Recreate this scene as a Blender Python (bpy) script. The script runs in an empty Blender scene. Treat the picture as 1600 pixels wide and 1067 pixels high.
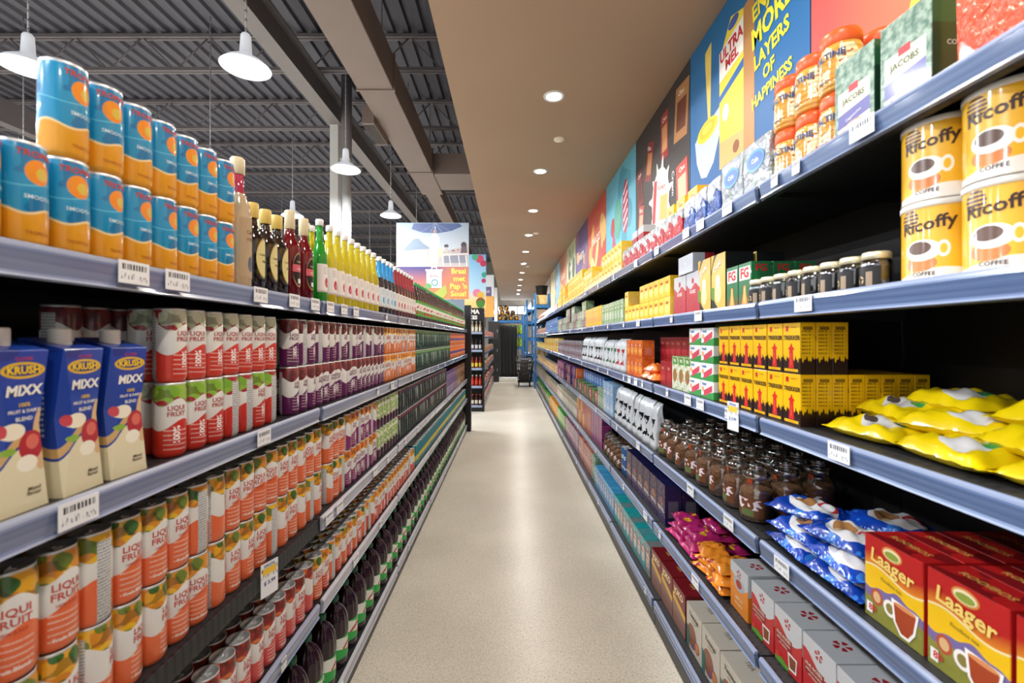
import bpy, bmesh, math, random
from mathutils import Vector, Matrix
random.seed(7)
R_ = random.Random(11)
PI = math.pi
C = bpy.context.scene.collection
sc = bpy.context.scene

# ------------------------------------------------------------------ camera
cam_d = bpy.data.cameras.new('camera'); cam = bpy.data.objects.new('camera', cam_d); C.objects.link(cam)
cam.location = (0, 0, 1.6); cam.rotation_euler = (PI/2, 0, 0)
cam_d.sensor_width = 36; cam_d.lens = 700/1600*36
cam_d.shift_x = 3/1600; cam_d.shift_y = -5.5/1600
cam_d.clip_start = .05; cam_d.clip_end = 100
cam_d.dof.use_dof = True; cam_d.dof.focus_distance = 3.0; cam_d.dof.aperture_fstop = 3.4
sc.camera = cam
# ------------------------------------------------------------------ light and exposure
sc.view_settings.view_transform = 'Standard'; sc.view_settings.look = 'None'
sc.view_settings.gamma = 1; sc.view_settings.use_curve_mapping = False
sc.view_settings.exposure = 0.3
wd = bpy.data.worlds.new('world'); sc.world = wd; wd.use_nodes = True
wd.node_tree.nodes['Background'].inputs[0].default_value = (.93, .96, 1, 1)
wd.node_tree.nodes['Background'].inputs[1].default_value = 1.1
DOWN_W, PEND_W = 16, 70
def area(name, loc, size, power, col, spread=PI):
    d = bpy.data.lights.new(name, 'AREA'); d.shape = 'DISK'; d.size = size; d.energy = power; d.color = col; d.spread = spread
    o = bpy.data.objects.new(name, d); C.objects.link(o); o.location = loc; return o
DOWN_Y = [0.37 + 1.65*i - 1.65 for i in range(14)]
SOFFIT_Z = 3.58
for i, y in enumerate(DOWN_Y):
    area('downlight_lamp', (.36, y, SOFFIT_Z-.03), .13, DOWN_W if y < 8 else DOWN_W*1.5, (1, .93, .84), 2.7)
PEND = [(x, 3.95+2.4*k) for x in (-2.33, -4.25, -6.9, -9.6) for k in range(-2, 6)]
for x, y in PEND:
    area('pendant_bulb', (x, y, 3.965), .30, PEND_W, (.92, .96, 1))

dw = area('window_daylight', (.2, 26.9, 3.28), .5, 150, (.95, .98, 1)); dw.rotation_euler = (-PI/2, 0, 0); dw.data.shape = 'RECTANGLE'; dw.data.size = 2.2; dw.data.size_y = .5
# ------------------------------------------------------------------ node expressions
def lin(c):
    if isinstance(c, str):
        c = [int(c[i:i+2], 16)/255 for i in (0, 2, 4)]; g = .3*c[0]+.6*c[1]+.1*c[2]; c = [x*.94+g*.06 for x in c]
    return tuple((x/12.92 if x <= .04045 else ((x+.055)/1.055)**2.4) for x in c)
T = None
class V:
    def __init__(s, k): s.k = k
    def __add__(a, b): return m('ADD', a, b)
    def __radd__(a, b): return m('ADD', b, a)
    def __sub__(a, b): return m('SUBTRACT', a, b)
    def __rsub__(a, b): return m('SUBTRACT', b, a)
    def __mul__(a, b): return m('MULTIPLY', a, b)
    def __rmul__(a, b): return m('MULTIPLY', b, a)
    def __truediv__(a, b): return m('DIVIDE', a, b)
def put(sock, v):
    if isinstance(v, V): T.links.new(v.k, sock)
    else: sock.default_value = v
def m(op, *a):
    n = T.nodes.new('ShaderNodeMath'); n.operation = op
    for i, v in enumerate(a): put(n.inputs[i], v)
    return V(n.outputs[0])
def gt(a, b): return m('GREATER_THAN', a, b)
def lt(a, b): return m('LESS_THAN', a, b)
def sin(a): return m('SINE', a)
def ab(a): return m('ABSOLUTE', a)
def frac(a): return m('FRACT', a)
def floor_(a): return m('FLOOR', a)
def band(v, a, b): return gt(v, a)*lt(v, b)
def ell(u, v, cu, cv, ru, rv):
    p = (u-cu)/ru; q = (v-cv)/rv
    return lt(p*p+q*q, 1.0)
def rect(u, v, a, b, c, d): return band(u, a, b)*band(v, c, d)
def clamp01(v, a, b):
    n = T.nodes.new('ShaderNodeMapRange'); put(n.inputs[0], v); n.inputs[1].default_value = a; n.inputs[2].default_value = b
    return V(n.outputs[0])
class Col:
    def __init__(s, k): s.k = k
def _pc(sock, c):
    if isinstance(c, Col): T.links.new(c.k, sock)
    else: sock.default_value = (*lin(c), 1)
def mix(a, b, f):
    n = T.nodes.new('ShaderNodeMix'); n.data_type = 'RGBA'
    put(n.inputs[0], f); _pc(n.inputs[6], a); _pc(n.inputs[7], b)
    return Col(n.outputs[2])
def vec(x, y, z):
    n = T.nodes.new('ShaderNodeCombineXYZ')
    for i, v in enumerate((x, y, z)): put(n.inputs[i], v)
    return n.outputs[0]
def noise(x, y, z, scale, detail=1.0):
    n = T.nodes.new('ShaderNodeTexNoise'); n.inputs['Scale'].default_value = scale; n.inputs['Detail'].default_value = detail
    T.links.new(vec(x, y, z), n.inputs['Vector']); return V(n.outputs[0])
def voro(x, y, z, scale):
    n = T.nodes.new('ShaderNodeTexVoronoi'); n.inputs['Scale'].default_value = scale
    T.links.new(vec(x, y, z), n.inputs['Vector']); return V(n.outputs['Distance']), Col(n.outputs['Color'])
def rnd():
    n = T.nodes.new('ShaderNodeObjectInfo'); return V(n.outputs['Random'])
def mat(name, fn, rough=.5, metal=0., coat=0., trans=0., bump=None, ior=1.45, alpha=None, emit=None, spec=.5):
    """fn: a colour, or a function of the object's own x, y, z"""
    global T
    M = bpy.data.materials.new(name); M.use_nodes = True; T = M.node_tree
    B = T.nodes['Principled BSDF']
    B.inputs['Roughness'].default_value = rough; B.inputs['Metallic'].default_value = metal
    B.inputs['Coat Weight'].default_value = coat; B.inputs['Coat Roughness'].default_value = .08
    B.inputs['Transmission Weight'].default_value = trans; B.inputs['IOR'].default_value = ior
    B.inputs['Specular IOR Level'].default_value = spec
    if callable(fn) or bump:
        tc = T.nodes.new('ShaderNodeTexCoord'); sp = T.nodes.new('ShaderNodeSeparateXYZ')
        T.links.new(tc.outputs['Object'], sp.inputs[0])
        x, y, z = (V(sp.outputs[i]) for i in range(3))
    if callable(fn): _pc(B.inputs['Base Color'], fn(x, y, z))
    else: B.inputs['Base Color'].default_value = (*lin(fn), 1)
    if bump:
        b = T.nodes.new('ShaderNodeBump'); b.inputs['Strength'].default_value = bump[0]; b.inputs['Distance'].default_value = bump[1]
        put(b.inputs['Height'], bump[2](x, y, z)); T.links.new(b.outputs[0], B.inputs['Normal'])
    if emit:
        B.inputs['Emission Color'].default_value = (*lin(emit[0]), 1); B.inputs['Emission Strength'].default_value = emit[1]
    return M
_plain = {}
def plain(c, rough=.5, metal=0.):
    k = (c, rough, metal)
    if k not in _plain: _plain[k] = mat('paint_'+c, c, rough, metal)
    return _plain[k]
def thin_glass(name, tint=(1, 1, 1), f=1.45, base=.06):
    global T
    M = bpy.data.materials.new(name); M.use_nodes = True; T = M.node_tree; T.nodes.clear()
    o = T.nodes.new('ShaderNodeOutputMaterial'); mx = T.nodes.new('ShaderNodeMixShader')
    tr = T.nodes.new('ShaderNodeBsdfTransparent'); tr.inputs[0].default_value = (*tint, 1)
    gl = T.nodes.new('ShaderNodeBsdfGlossy'); gl.inputs['Roughness'].default_value = .06
    fr = T.nodes.new('ShaderNodeFresnel'); fr.inputs[0].default_value = f
    a = m('ADD', V(fr.outputs[0]), base)
    T.links.new(a.k, mx.inputs[0]); T.links.new(tr.outputs[0], mx.inputs[1]); T.links.new(gl.outputs[0], mx.inputs[2])
    T.links.new(mx.outputs[0], o.inputs[0]); return M

# ------------------------------------------------------------------ mesh helpers
def box(bm, x0, x1, y0, y1, z0, z1, mi=0, bev=0.):
    r = bmesh.ops.create_cube(bm, size=1)
    vs = r['verts']
    for v in vs:
        v.co = Vector(((x0+x1)/2+v.co.x*(x1-x0), (y0+y1)/2+v.co.y*(y1-y0), (z0+z1)/2+v.co.z*(z1-z0)))
    fs = {f for v in vs for f in v.link_faces}
    for f in fs: f.material_index = mi
    if bev:
        es = {e for f in fs for e in f.edges}
        bmesh.ops.bevel(bm, geom=list(es), offset=bev, segments=2, affect='EDGES', profile=.5, material=mi)
def lathe(bm, prof, n=24, mi=0, cx=0, cy=0, wob=None, smooth=True):
    """prof: (radius, z[, material]); wob(theta, z) scales the radius"""
    rings = []
    for p in prof:
        r, z = p[0], p[1]
        if r < 1e-6: rings.append([bm.verts.new((cx, cy, z))])
        else:
            rings.append([bm.verts.new((cx+r*(wob(2*PI*i/n, z) if wob else 1)*math.cos(2*PI*i/n), cy+r*(wob(2*PI*i/n, z) if wob else 1)*math.sin(2*PI*i/n), z)) for i in range(n)])
    for k in range(len(rings)-1):
        a, b = rings[k], rings[k+1]
        mk = prof[k][2] if len(prof[k]) > 2 else mi
        for i in range(n):
            j = (i+1) % n
            if len(a) == 1 and len(b) == 1: continue
            if len(a) == 1: f = bm.faces.new((a[0], b[j], b[i]))
            elif len(b) == 1: f = bm.faces.new((a[i], a[j], b[0]))
            else: f = bm.faces.new((a[i], a[j], b[j], b[i]))
            f.material_index = mk; f.smooth = smooth
def tube(bm, a, b, r, n=8, mi=0):
    a, b = Vector(a), Vector(b); d = (b-a).normalized()
    u = d.orthogonal().normalized(); w = d.cross(u)
    A = [bm.verts.new(a+r*(u*math.cos(2*PI*i/n)+w*math.sin(2*PI*i/n))) for i in range(n)]
    B = [bm.verts.new(b+r*(u*math.cos(2*PI*i/n)+w*math.sin(2*PI*i/n))) for i in range(n)]
    for i in range(n):
        f = bm.faces.new((A[i], A[(i+1) % n], B[(i+1) % n], B[i])); f.material_index = mi; f.smooth = True
    bm.faces.new(A[::-1]).material_index = mi; bm.faces.new(B).material_index = mi
def prism(bm, pts, y0, y1, mi=0):
    """pts in x,z extruded along y"""
    A = [bm.verts.new((p[0], y0, p[1])) for p in pts]; B = [bm.verts.new((p[0], y1, p[1])) for p in pts]
    n = len(pts); fs = [bm.faces.new(A), bm.faces.new(B[::-1])]
    for i in range(n): fs.append(bm.faces.new((A[i], B[i], B[(i+1) % n], A[(i+1) % n])))
    for f in fs: f.material_index = mi
_gl = {}
def glyph(s, off=.02):
    if (s, off) in _gl: return _gl[(s, off)]
    cu = bpy.data.curves.new('g', 'FONT'); cu.body = s; cu.size = 1; cu.align_x = 'CENTER'; cu.align_y = 'CENTER'; cu.offset = off
    cu.resolution_u = 2; cu.space_line = .85
    o = bpy.data.objects.new('g', cu); me = o.to_mesh()
    r = ([(v.co.x, v.co.y) for v in me.vertices], [tuple(p.vertices) for p in me.polygons])
    o.to_mesh_clear(); bpy.data.objects.remove(o); bpy.data.curves.remove(cu)
    _gl[(s, off)] = r; return r
def text(bm, s, size, fn, mi, sx=1., off=.02, slant=0., rot=0.):
    vs, ps = glyph(s, off); c, d = math.cos(rot), math.sin(rot)
    nv = []
    for x, y in vs:
        x, y = (x+slant*y)*size*sx, y*size
        nv.append(bm.verts.new(fn(x*c-y*d, x*d+y*c)))
    for p in ps:
        try: f = bm.faces.new([nv[i] for i in p]); f.material_index = mi
        except ValueError: pass
def flat(bm, pts, fn, mi):
    f = bm.faces.new([bm.verts.new(fn(*p)) for p in pts]); f.material_index = mi; return f
def oval(cu, cv, ru, rv, n=20, a0=0, a1=2*PI):
    return [(cu+ru*math.cos(a0+(a1-a0)*i/n), cv+rv*math.sin(a0+(a1-a0)*i/n)) for i in range(n if a1-a0 > 6.28 else n+1)]
def mesh(name, bm, mats, normals=False):
    if normals: bmesh.ops.recalc_face_normals(bm, faces=bm.faces)
    me = bpy.data.meshes.new(name); bm.to_mesh(me); bm.free()
    for x in mats: me.materials.append(x)
    return me
def new(name, me, parent=None, loc=(0, 0, 0), rz=0):
    o = bpy.data.objects.new(name, me); C.objects.link(o); o.location = loc; o.rotation_euler = (0, 0, rz)
    if parent: o.parent = parent
    return o
def tag(o, label, cat, group=None, kind=None):
    if label: o['label'] = label
    if cat: o['category'] = cat
    if group: o['group'] = group
    if kind: o['kind'] = kind
    return o
def struct(name, bm, mats, label, normals=True):
    o = new(name, mesh(name, bm, mats if isinstance(mats, list) else [mats], normals)); o['kind'] = 'structure'; o['label'] = label; o['category'] = name.split('_')[0]; return o
# ------------------------------------------------------------------ the setting
def floor_col(x, y, z):
    n = noise(x, y, z, 1.3, 4); d, c = voro(x, y, z, 75); n2 = noise(x, y, z, 160, 2)
    base = mix('c2bcae', 'd3cdbf', clamp01(n, .35, .68))
    n3 = noise(x+7, y, z, 95, 3)
    base = mix(base, '9c9484', clamp01(n3, .52, .68)*.6)
    base = mix(base, '7d7463', lt(d, .25)*gt(n2, .5)*.6)
    return mix(base, 'efe9dc', gt(n2, .60)*.7)
M_floor = mat('polished_concrete', floor_col, .28, spec=.4)
M_deck = mat('painted_steel_deck', '54525b', .6)
M_steel = mat('painted_structural_steel', '6b6466', .6)
M_duct = mat('painted_duct', lambda x, y, z: mix('7a6a63', '857268', noise(x, y, z, 3, 3)), .55)
M_soffit = mat('soffit_paint', lambda x, y, z: mix('ac9078', 'a3886f', noise(x, y, z, .8, 2)), .75)
M_wall = mat('wall_paint', 'b9b3ab', .8)
M_white = mat('white_paint', 'd9d8d4', .5)
bm = bmesh.new(); box(bm, -16, 1.4, -6, 27, -.1, 0); struct('floor', bm, M_floor, 'speckled beige polished concrete floor')
bm = bmesh.new()
zs = 6.15; x = -16.; pts = []
while x < -.3:
    pts += [(x, zs), (x+.095, zs), (x+.115, zs+.055), (x+.205, zs+.055)]; x += .225
pts += [(x, zs+.12), (-16, zs+.12)]
prism(bm, pts, -6, 27); struct('ceiling', bm, M_deck, 'dark grey corrugated steel roof deck')
bm = bmesh.new(); box(bm, -.48, 1.4, -6, 23.5, SOFFIT_Z, 4.5)
struct('ceiling_soffit', bm, M_soffit, 'tan dropped ceiling over the aisle with recessed lights')
bm = bmesh.new(); box(bm, -.6, 1.4, -6, 27, 4.5, 6.4); struct('wall_soffit', bm, M_steel, 'dark upright panel above the dropped ceiling')
bm = bmesh.new(); box(bm, 1.3, 1.4, -6, 27, 0, 6.4); struct('wall_right', bm, M_wall, 'wall behind the coffee and tea shelving')
bm = bmesh.new(); box(bm, -16.1, -16, -6, 27, 0, 6.4); struct('wall_left', bm, M_wall, 'far side wall of the store')
bm = bmesh.new()
box(bm, -16, -1.0, 27, 27.1, 0, 6.4); box(bm, -1.0, 1.4, 27, 27.1, 0, 3.02); box(bm, -1.0, 1.4, 27, 27.1, 3.55, 6.4)
struct('wall_back', bm, M_wall, 'back wall of the store with a high window strip')
bm = bmesh.new(); box(bm, -1, 1.4, 27.02, 27.06, 3.02, 3.55)
struct('window_1', bm, mat('frosted_daylight_window', 'ffffff', .3, emit=('f4f8ff', 1.3)), 'bright high window strip at the end of the aisle')
bm = bmesh.new()
for xx in (-.35, .45): box(bm, xx-.02, xx+.02, 26.96, 27.01, 3.02, 3.55)
box(bm, -1, 1.4, 26.96, 27.01, 3.50, 3.55); box(bm, -1, 1.4, 26.95, 27.01, 3.0, 3.04)
struct('window_frame', bm, plain('3c3c3e'), 'dark frame bars of the high window strip')
# roof joists with diagonal webs
for i in range(12):
    y = 3.0+1.85*(i-1); bm = bmesh.new()
    for z in (6.10, 5.60): box(bm, -16, -.6, y-.05, y-.01, z-.025, z+.025); box(bm, -16, -.6, y+.01, y+.05, z-.025, z+.025)
    xx = -16; k = 0
    while xx < -1.1:
        a, b = (6.10, 5.60) if k % 2 else (5.60, 6.10)
        tube(bm, (xx, y, a), (xx+.5, y, b), .011, 6); xx += .5; k += 1
    struct('ceiling_beam', bm, M_steel, 'open web steel roof joist under the deck')
# main girder
bm = bmesh.new(); box(bm, -3.05, -2.83, -6, 27, 5.18, 5.205); box(bm, -3.05, -2.83, -6, 27, 5.565, 5.59); box(bm, -2.955, -2.925, -6, 27, 5.19, 5.58)
struct('ceiling_beam', bm, mat('girder_paint', '77706f', .55), 'deep steel girder running along the aisle')
bm = bmesh.new(); box(bm, -8.6, -8.4, -6, 27, 5.18, 5.58); struct('ceiling_beam', bm, M_steel, 'distant steel girder over the next aisles')
# column
bm = bmesh.new(); box(bm, -3.02, -2.88, 7.5, 7.65, 0, 5.18, bev=.006); struct('column', bm, M_white, 'white square steel column under the girder')
bm = bmesh.new(); box(bm, -.62, -.5, 17.6, 17.75, 0, SOFFIT_Z); struct('column', bm, M_white, 'white column by the dark curtain')
bm = bmesh.new(); tube(bm, (-2.72, 7.45, 0), (-2.72, 7.45, 4.55), .075, 16); tube(bm, (-2.72, 7.45, 4.55), (-2.72, 7.45, 6.1), .085, 16, 1)
box(bm, -2.8, -2.64, 7.37, 7.53, 4.5, 4.56, 0)
tag(new('drain_pipe', mesh('drain_pipe', bm, [M_white, M_steel])), 'round vertical pipe, white below and grey above, beside the white column', 'pipe')
# air duct
def duct():
    bm = bmesh.new(); box(bm, -1.84, -1.41, -5.8, 9.4, 4.6, 5.02, bev=.01)
    r = new('air_duct', mesh('air_duct', bm, [M_duct]))
    tag(r, 'long brown rectangular ventilation duct hung under the roof', 'duct')
    bm = bmesh.new(); box(bm, -1.80, -1.5, 9.4, 20, 4.66, 4.98); new('duct_extension', mesh('duct_extension', bm, [M_duct]), r)
    bm = bmesh.new(); box(bm, -1.42, -.61, 8.25, 9.15, 4.62, 5.0); new('duct_branch', mesh('duct_branch', bm, [M_duct]), r)
    for k, y in enumerate((1.3, 5.4, 8.1)):
        bm = bmesh.new(); box(bm, -1.86, -1.39, y, y+.03, 4.585, 5.035); new('duct_flange', mesh('duct_flange', bm, [M_duct]), r)
    bm = bmesh.new(); box(bm, -2.0, -1.84, 6.05, 6.75, 4.5, 4.74); o = new('air_diffuser', mesh('air_diffuser', bm, [M_duct]), r)
    bm = bmesh.new()
    for k in range(6): box(bm, -1.99+k*.025, -1.98+k*.025, 6.1, 6.7, 4.488, 4.5)
    new('diffuser_grille', mesh('diffuser_grille', bm, [plain('4a4340')]), o)
    bm = bmesh.new()
    for y in (2, 5, 8): tube(bm, (-1.43, y, 5.0), (-1.43, y, 6.15), .006, 6); tube(bm, (-1.82, y, 5.0), (-1.82, y, 6.15), .006, 6)
    new('hanger_rod', mesh('hanger_rod', bm, [M_steel]), r)
duct()
# pendants
M_shade = mat('frosted_prismatic_shade', 'e6e9ee', .3, emit=('e8eef8', .35)); M_glow = mat('pendant_glow', 'ffffff', .5, emit=('eef5ff', 22))
M_chain = plain('b9bcc2', .35, .6)
bm = bmesh.new(); lathe(bm, [(.045, .22), (.05, .12), (.075, .10), (.16, .045), (.205, .0), (.2, 0), (.155, .035), (.07, .09), (0, .1)], 32); shade_me = mesh('lamp_shade', bm, [M_shade])
bm = bmesh.new(); lathe(bm, [(0, .012), (.19, .012), (.19, .008), (0, .004)], 32); bulb_me = mesh('diffuser', bm, [M_glow])
bm = bmesh.new(); lathe(bm, [(0, .3), (.03, .3), (.042, .28), (.045, .2), (.04, .19), (0, .19)], 16); sock_me = mesh('socket', bm, [M_shade])
bm = bmesh.new(); tube(bm, (0, 0, .29), (0, 0, 2.205), .007, 6)
for k in range(23): lathe(bm, [(.004, .32+k*.08), (.013, .34+k*.08), (.004, .36+k*.08)], 6)
chain_me = mesh('chain', bm, [M_chain])
pn = ['nearest', 'second nearest', 'third nearest', 'fourth nearest', 'fifth nearest', 'sixth nearest', 'seventh nearest', 'eighth nearest']
for i, (x, y) in enumerate(PEND):
    r = new('pendant_lamp', shade_me, None, (x, y, 3.98)); row, k = divmod(i, 8)
    tag(r, 'white dome pendant lamp on chain, %s of the %s row from the aisle' % (pn[k], ['first', 'second', 'third', 'fourth'][row]), 'pendant lamp', 'hanging dome lamps over the store')
    new('diffuser', bulb_me, r); new('socket', sock_me, r); new('chain', chain_me, r)
# recessed lights and sprinkler covers
M_led = mat('downlight_lens', 'ffffff', .3, emit=('fff4e2', 30))
bm = bmesh.new(); lathe(bm, [(.062, 0), (.062, -.006), (.085, -.006), (.088, 0)], 28); ring_me = mesh('trim_ring', bm, [M_white])
bm = bmesh.new(); lathe(bm, [(0, -.004), (.062, -.004), (.062, 0)], 28); lens_me = mesh('lens', bm, [M_led])
for i, y in enumerate(DOWN_Y):
    r = new('downlight', ring_me, None, (.36, y, SOFFIT_Z)); new('lens', lens_me, r)
    tag(r, 'round recessed downlight in the tan soffit, %s along the aisle' % (['first', 'second', 'third', 'fourth', 'fifth', 'sixth', 'seventh', 'eighth', 'ninth', 'tenth', 'eleventh', 'twelfth', 'thirteenth', 'fourteenth'][i]), 'downlight', 'recessed lights in the tan soffit')
bm = bmesh.new(); lathe(bm, [(0, -.014), (.05, -.014), (.054, -.008), (.054, 0)], 24); spr_me = mesh('sprinkler_cover', bm, [plain('efe3c8')])
for k, y in enumerate((4.46, 8.45, 12.4)):
    tag(new('sprinkler_cover', spr_me, None, (.49, y, SOFFIT_Z)), 'cream round sprinkler cover on the soffit, %s' % ['just past the nearest visible downlight', 'between later downlights', 'farthest one down the aisle'][k], 'sprinkler cover', 'sprinkler covers in the soffit')

# ------------------------------------------------------------------ shelving
M_black = mat('black_powder_coat', '121214', .45)
M_board = mat('dark_shelf_board', lambda x, y, z: mix('26272b', '0f1012', lt(ab(frac(y*40)-.5), .18)*lt(ab(frac(x*30)-.5), .22)), .45)
def rail_mat(name, a, b, c):
    return mat(name, lambda x, y, z: mix(mix(mix(a, b, clamp01(noise(x*3, y*.35, z*30, 4, 3), .35, .7)), c, gt(z, .018)), c, lt(z, -.022)), .22, coat=.4)
M_rail = rail_mat('blue_grey_price_rail', '50658e', '62779f', '8795b4')
M_rail_l = rail_mat('lavender_grey_price_rail', '6c789e', '838eaf', '9ea8c2')
M_rail_lit = rail_mat('lit_tone_price_rail', '9a9fb2', 'adb1c2', 'c6c9d6')  # same drinks rail, with the stronger light on it put into a whiter colour
M_kick = mat('dark_kick_plate', '2c2e30', .4)
LX, RX = -.727, .79
LZ = [.124, .582, .906, 1.332, 1.747]          # top edge of each price rail, drinks shelving
RZ = [.154, .589, .96, 1.349, 1.715, 2.09]     # coffee and tea shelving
LY = [-.63+1.18*k for k in range(8)]
RY = [1.433+1.05*k for k in range(-2, 13)]
ON = ['first', 'second', 'third', 'fourth', 'fifth', 'sixth', 'seventh', 'eighth', 'ninth', 'tenth', 'eleventh', 'twelfth', 'thirteenth', 'fourteenth', 'fifteenth', 'sixteenth', 'seventeenth', 'eighteenth', 'nineteenth', 'twentieth']
_shared = {}
def bay_meshes(W, depth, h, kick_h):
    key = (W, depth, h, kick_h)
    if key in _shared: return _shared[key]
    # local frame: front at x=0, goes back to x=-depth, bay along +y
    d = {}
    bm = bmesh.new(); box(bm, -depth, -.012, .004, W-.004, -.024, 0, bev=.002); box(bm, -.03, -.012, .004, W-.004, -.05, -.02); d['shelf'] = mesh('shelf', bm, [M_board])
    for nm, mt in (('rail', M_rail), ('raill', M_rail_l), ('rail_lit', M_rail_lit)):
        bm = bmesh.new(); prism(bm, [(-.012, .026), (-.004, .027), (.0, .022), (.002, .014), (-.004, -.018), (.0, -.026), (-.012, -.028)], .014, W-.014); d[nm] = mesh('price_rail', bm, [mt], True)
    bm = bmesh.new(); box(bm, -depth-.02, -depth, 0.002, W-.002, .02, h); d['back'] = mesh('back_panel', bm, [M_black])
    bm = bmesh.new(); box(bm, -depth-.015, -.02, .005, W-.005, 0.02, kick_h); box(bm, -.022, -.014, .003, W-.003, 0.004, kick_h); d['kick'] = mesh('kick_plate', bm, [M_kick])
    bm = bmesh.new(); box(bm, -depth-.045, -depth-.0205, .003, .043, 0, h+.02); d['up'] = mesh('upright', bm, [M_black])
    bm = bmesh.new(); prism(bm, [(-.03, -.026), (-depth+.002, -.026), (-depth+.002, -.058), (-depth+.05, -.058), (-.03, -.04)], -.002, .002); d['br'] = mesh('bracket', bm, [M_black], True)
    _shared[key] = d; return d
def bays(side, X, ys, zs, depth, h, where, norail=()):
    for k in range(len(ys)-1):
        W = round(ys[k+1]-ys[k], 3); d = bay_meshes(W, depth, h, zs[0]-.03)
        if side == 'L': r = new('shelving_unit', None, None, (X, ys[k], 0), 0)
        else: r = new('shelving_unit', None, None, (X, ys[k]+W, 0), PI)
        tag(r, 'black %s shelving bay, %s bay from the near end' % (where, ON[k]), 'shelving unit', where+' gondola run')
        new('back_panel', d['back'], r); new('kick_plate', d['kick'], r); new('upright', d['up'], r)
        for i, z in enumerate(zs):
            s = new('shelf', d['shelf'], r, (0, 0, z-.005))
            new('bracket', d['br'], s, (0, .02, 0))
            if (k, i) not in norail:
                pale = side == 'L' and i <= 2 and k > 1  # lower rails farther along use the copy whose colour carries the brighter light
                q = new('price_rail', d['rail_lit' if pale else 'raill' if side == 'L' else 'rail'], s, (R_.uniform(-.002, .002), 0, -.022+R_.uniform(-.002, .002)))
bays('L', LX, LY, LZ, .52, 1.72, 'drinks', norail={(0, 2), (1, 2)})
bays('R', RX, RY, RZ, .46, 2.08, 'coffee and tea')
# end frame and end board of the drinks run
bm = bmesh.new(); box(bm, -.77, -.67, 7.66, 7.78, 0, 2.16, bev=.004); box(bm, -1.99, -.77, 7.68, 7.76, 0, 2.16)
r = new('gondola_end', mesh('gondola_end', bm, [M_black])); tag(r, 'black end frame closing the drinks shelving run', 'shelving end')
bm = bmesh.new(); box(bm, -1.96, -.78, 7.655, 7.679, 1.73, 2.26); new('header_panel', mesh('header_panel', bm, [mat('grey_header', '6f7d8c', .4)]), r); r_end = r
# price cards clipped on the rails
def card_print(x, y, z):
    bc = gt(noise(y*300, 0, 0, 1, 0), .48)*rect(y, z, -.028, .028, .004, .015)
    t = gt(noise(y*260, 0, floor_(z*300), 1, 0), .56)*(rect(y, z, -.03, .0, -.014, -.003)+rect(y, z, .006, .03, -.016, -.006))
    return mix(mix('eceef2', '2c2e33', bc), '6e727a', m('MINIMUM', t, 1.0))
M_card = mat('printed_price_card', card_print, .4)
bm = bmesh.new(); box(bm, .0, .0015, -.035, .035, -.022, .021); card_me = mesh('price_card', bm, [M_card])
bm = bmesh.new(); box(bm, .0, .0015, -.016, .016, -.018, .019); card_s = mesh('price_card', bm, [M_card])
bm = bmesh.new(); box(bm, .0, .0015, -.03, .03, -.07, .03); box(bm, .0015, .002, -.024, .024, -.005, .014, 1); text(bm, 'SPECIAL', .011, lambda u, v: (.0022, u, v+.021), 2); text(bm, '$ 3.99', .016, lambda u, v: (.0022, u, v-.03), 2)
card_h = mesh('price_flag', bm, [M_card, plain('f0c33a'), plain('2b3f8c')])
SH_L = ['bottom', 'fourth', 'third', 'second', 'top']; SH_R = ['bottom', 'fifth', 'fourth', 'third', 'second', 'top']
cards = {'L': {4: [.86, .973, 1.297, 1.5, 1.66, 1.80, 1.95, 2.1, 2.62, 3.2, 3.7, 4.3, 4.9, 5.5, 6.2, 7.0],
               3: [.75, 1.315, 2.45, 2.75, 3.3, 4.0, 4.5, 5.0, 5.7, 6.6],
               2: [1.79, 1.9, 2.4, 2.65, 3.1, 3.5, 3.9, 4.4, 5.0, 5.8, 6.8],
               1: [1.43, 2.1, 2.5, 3.2, 4.6, 5.5, 6.6], 0: [1.9, 3.2, 5.0, 6.2]},
         'R': {5: [1.0, 1.23, 1.33, 1.62, 1.85, 2.0, 2.4, 2.8, 3.4, 4.0, 4.7, 5.6, 6.6, 8.0, 9.6],
               4: [1.2, 1.87, 2.18, 2.75, 3.1, 3.6, 4.2, 4.9, 5.9, 7.1, 8.2, 9.5],
               3: [1.07, 1.62, 1.85, 1.98, 2.24, 2.66, 2.8, 2.95, 3.1, 3.6, 4.0, 4.9, 6.0, 7.3, 8.6],
               2: [1.295, 1.61, 1.95, 2.75, 3.3, 4.1, 5.0, 6.2, 7.5], 1: [.86, 1.9, 2.35, 2.6, 3.1, 4.1, 5.2, 6.4], 0: [1.5, 2.6, 4.0, 5.3, 6.8]}}
for side, dd in cards.items():
    for i, ys in dd.items():
        z = (LZ if side == 'L' else RZ)[i]; shn = (SH_L if side == 'L' else SH_R)[i]; wh = 'drinks' if side == 'L' else 'coffee and tea'
        for k, y in enumerate(ys):
            small = y > 3 or R_.random() < .3
            X = LX+.005 if side == 'L' else RX-.005
            o = new('price_card', card_s if small and y > 1.2 else card_me, None, (X, y, z-.022), 0 if side == 'L' else PI)
            tag(o, 'white barcode price card, %s from near end on the %s %s shelf' % (ON[k], shn, wh), 'price card', 'price cards on the %s shelf rails' % wh)
tag(new('price_flag', card_h, None, (LX+.004, 1.345, .90), -.35), 'hanging white price flag on the railless third drinks shelf', 'price flag')
tag(new('price_flag', card_h, None, (RX-.006, 1.575, 1.345), PI+.15), 'white and yellow price flag below the yellow tall boxes', 'price flag')
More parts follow.
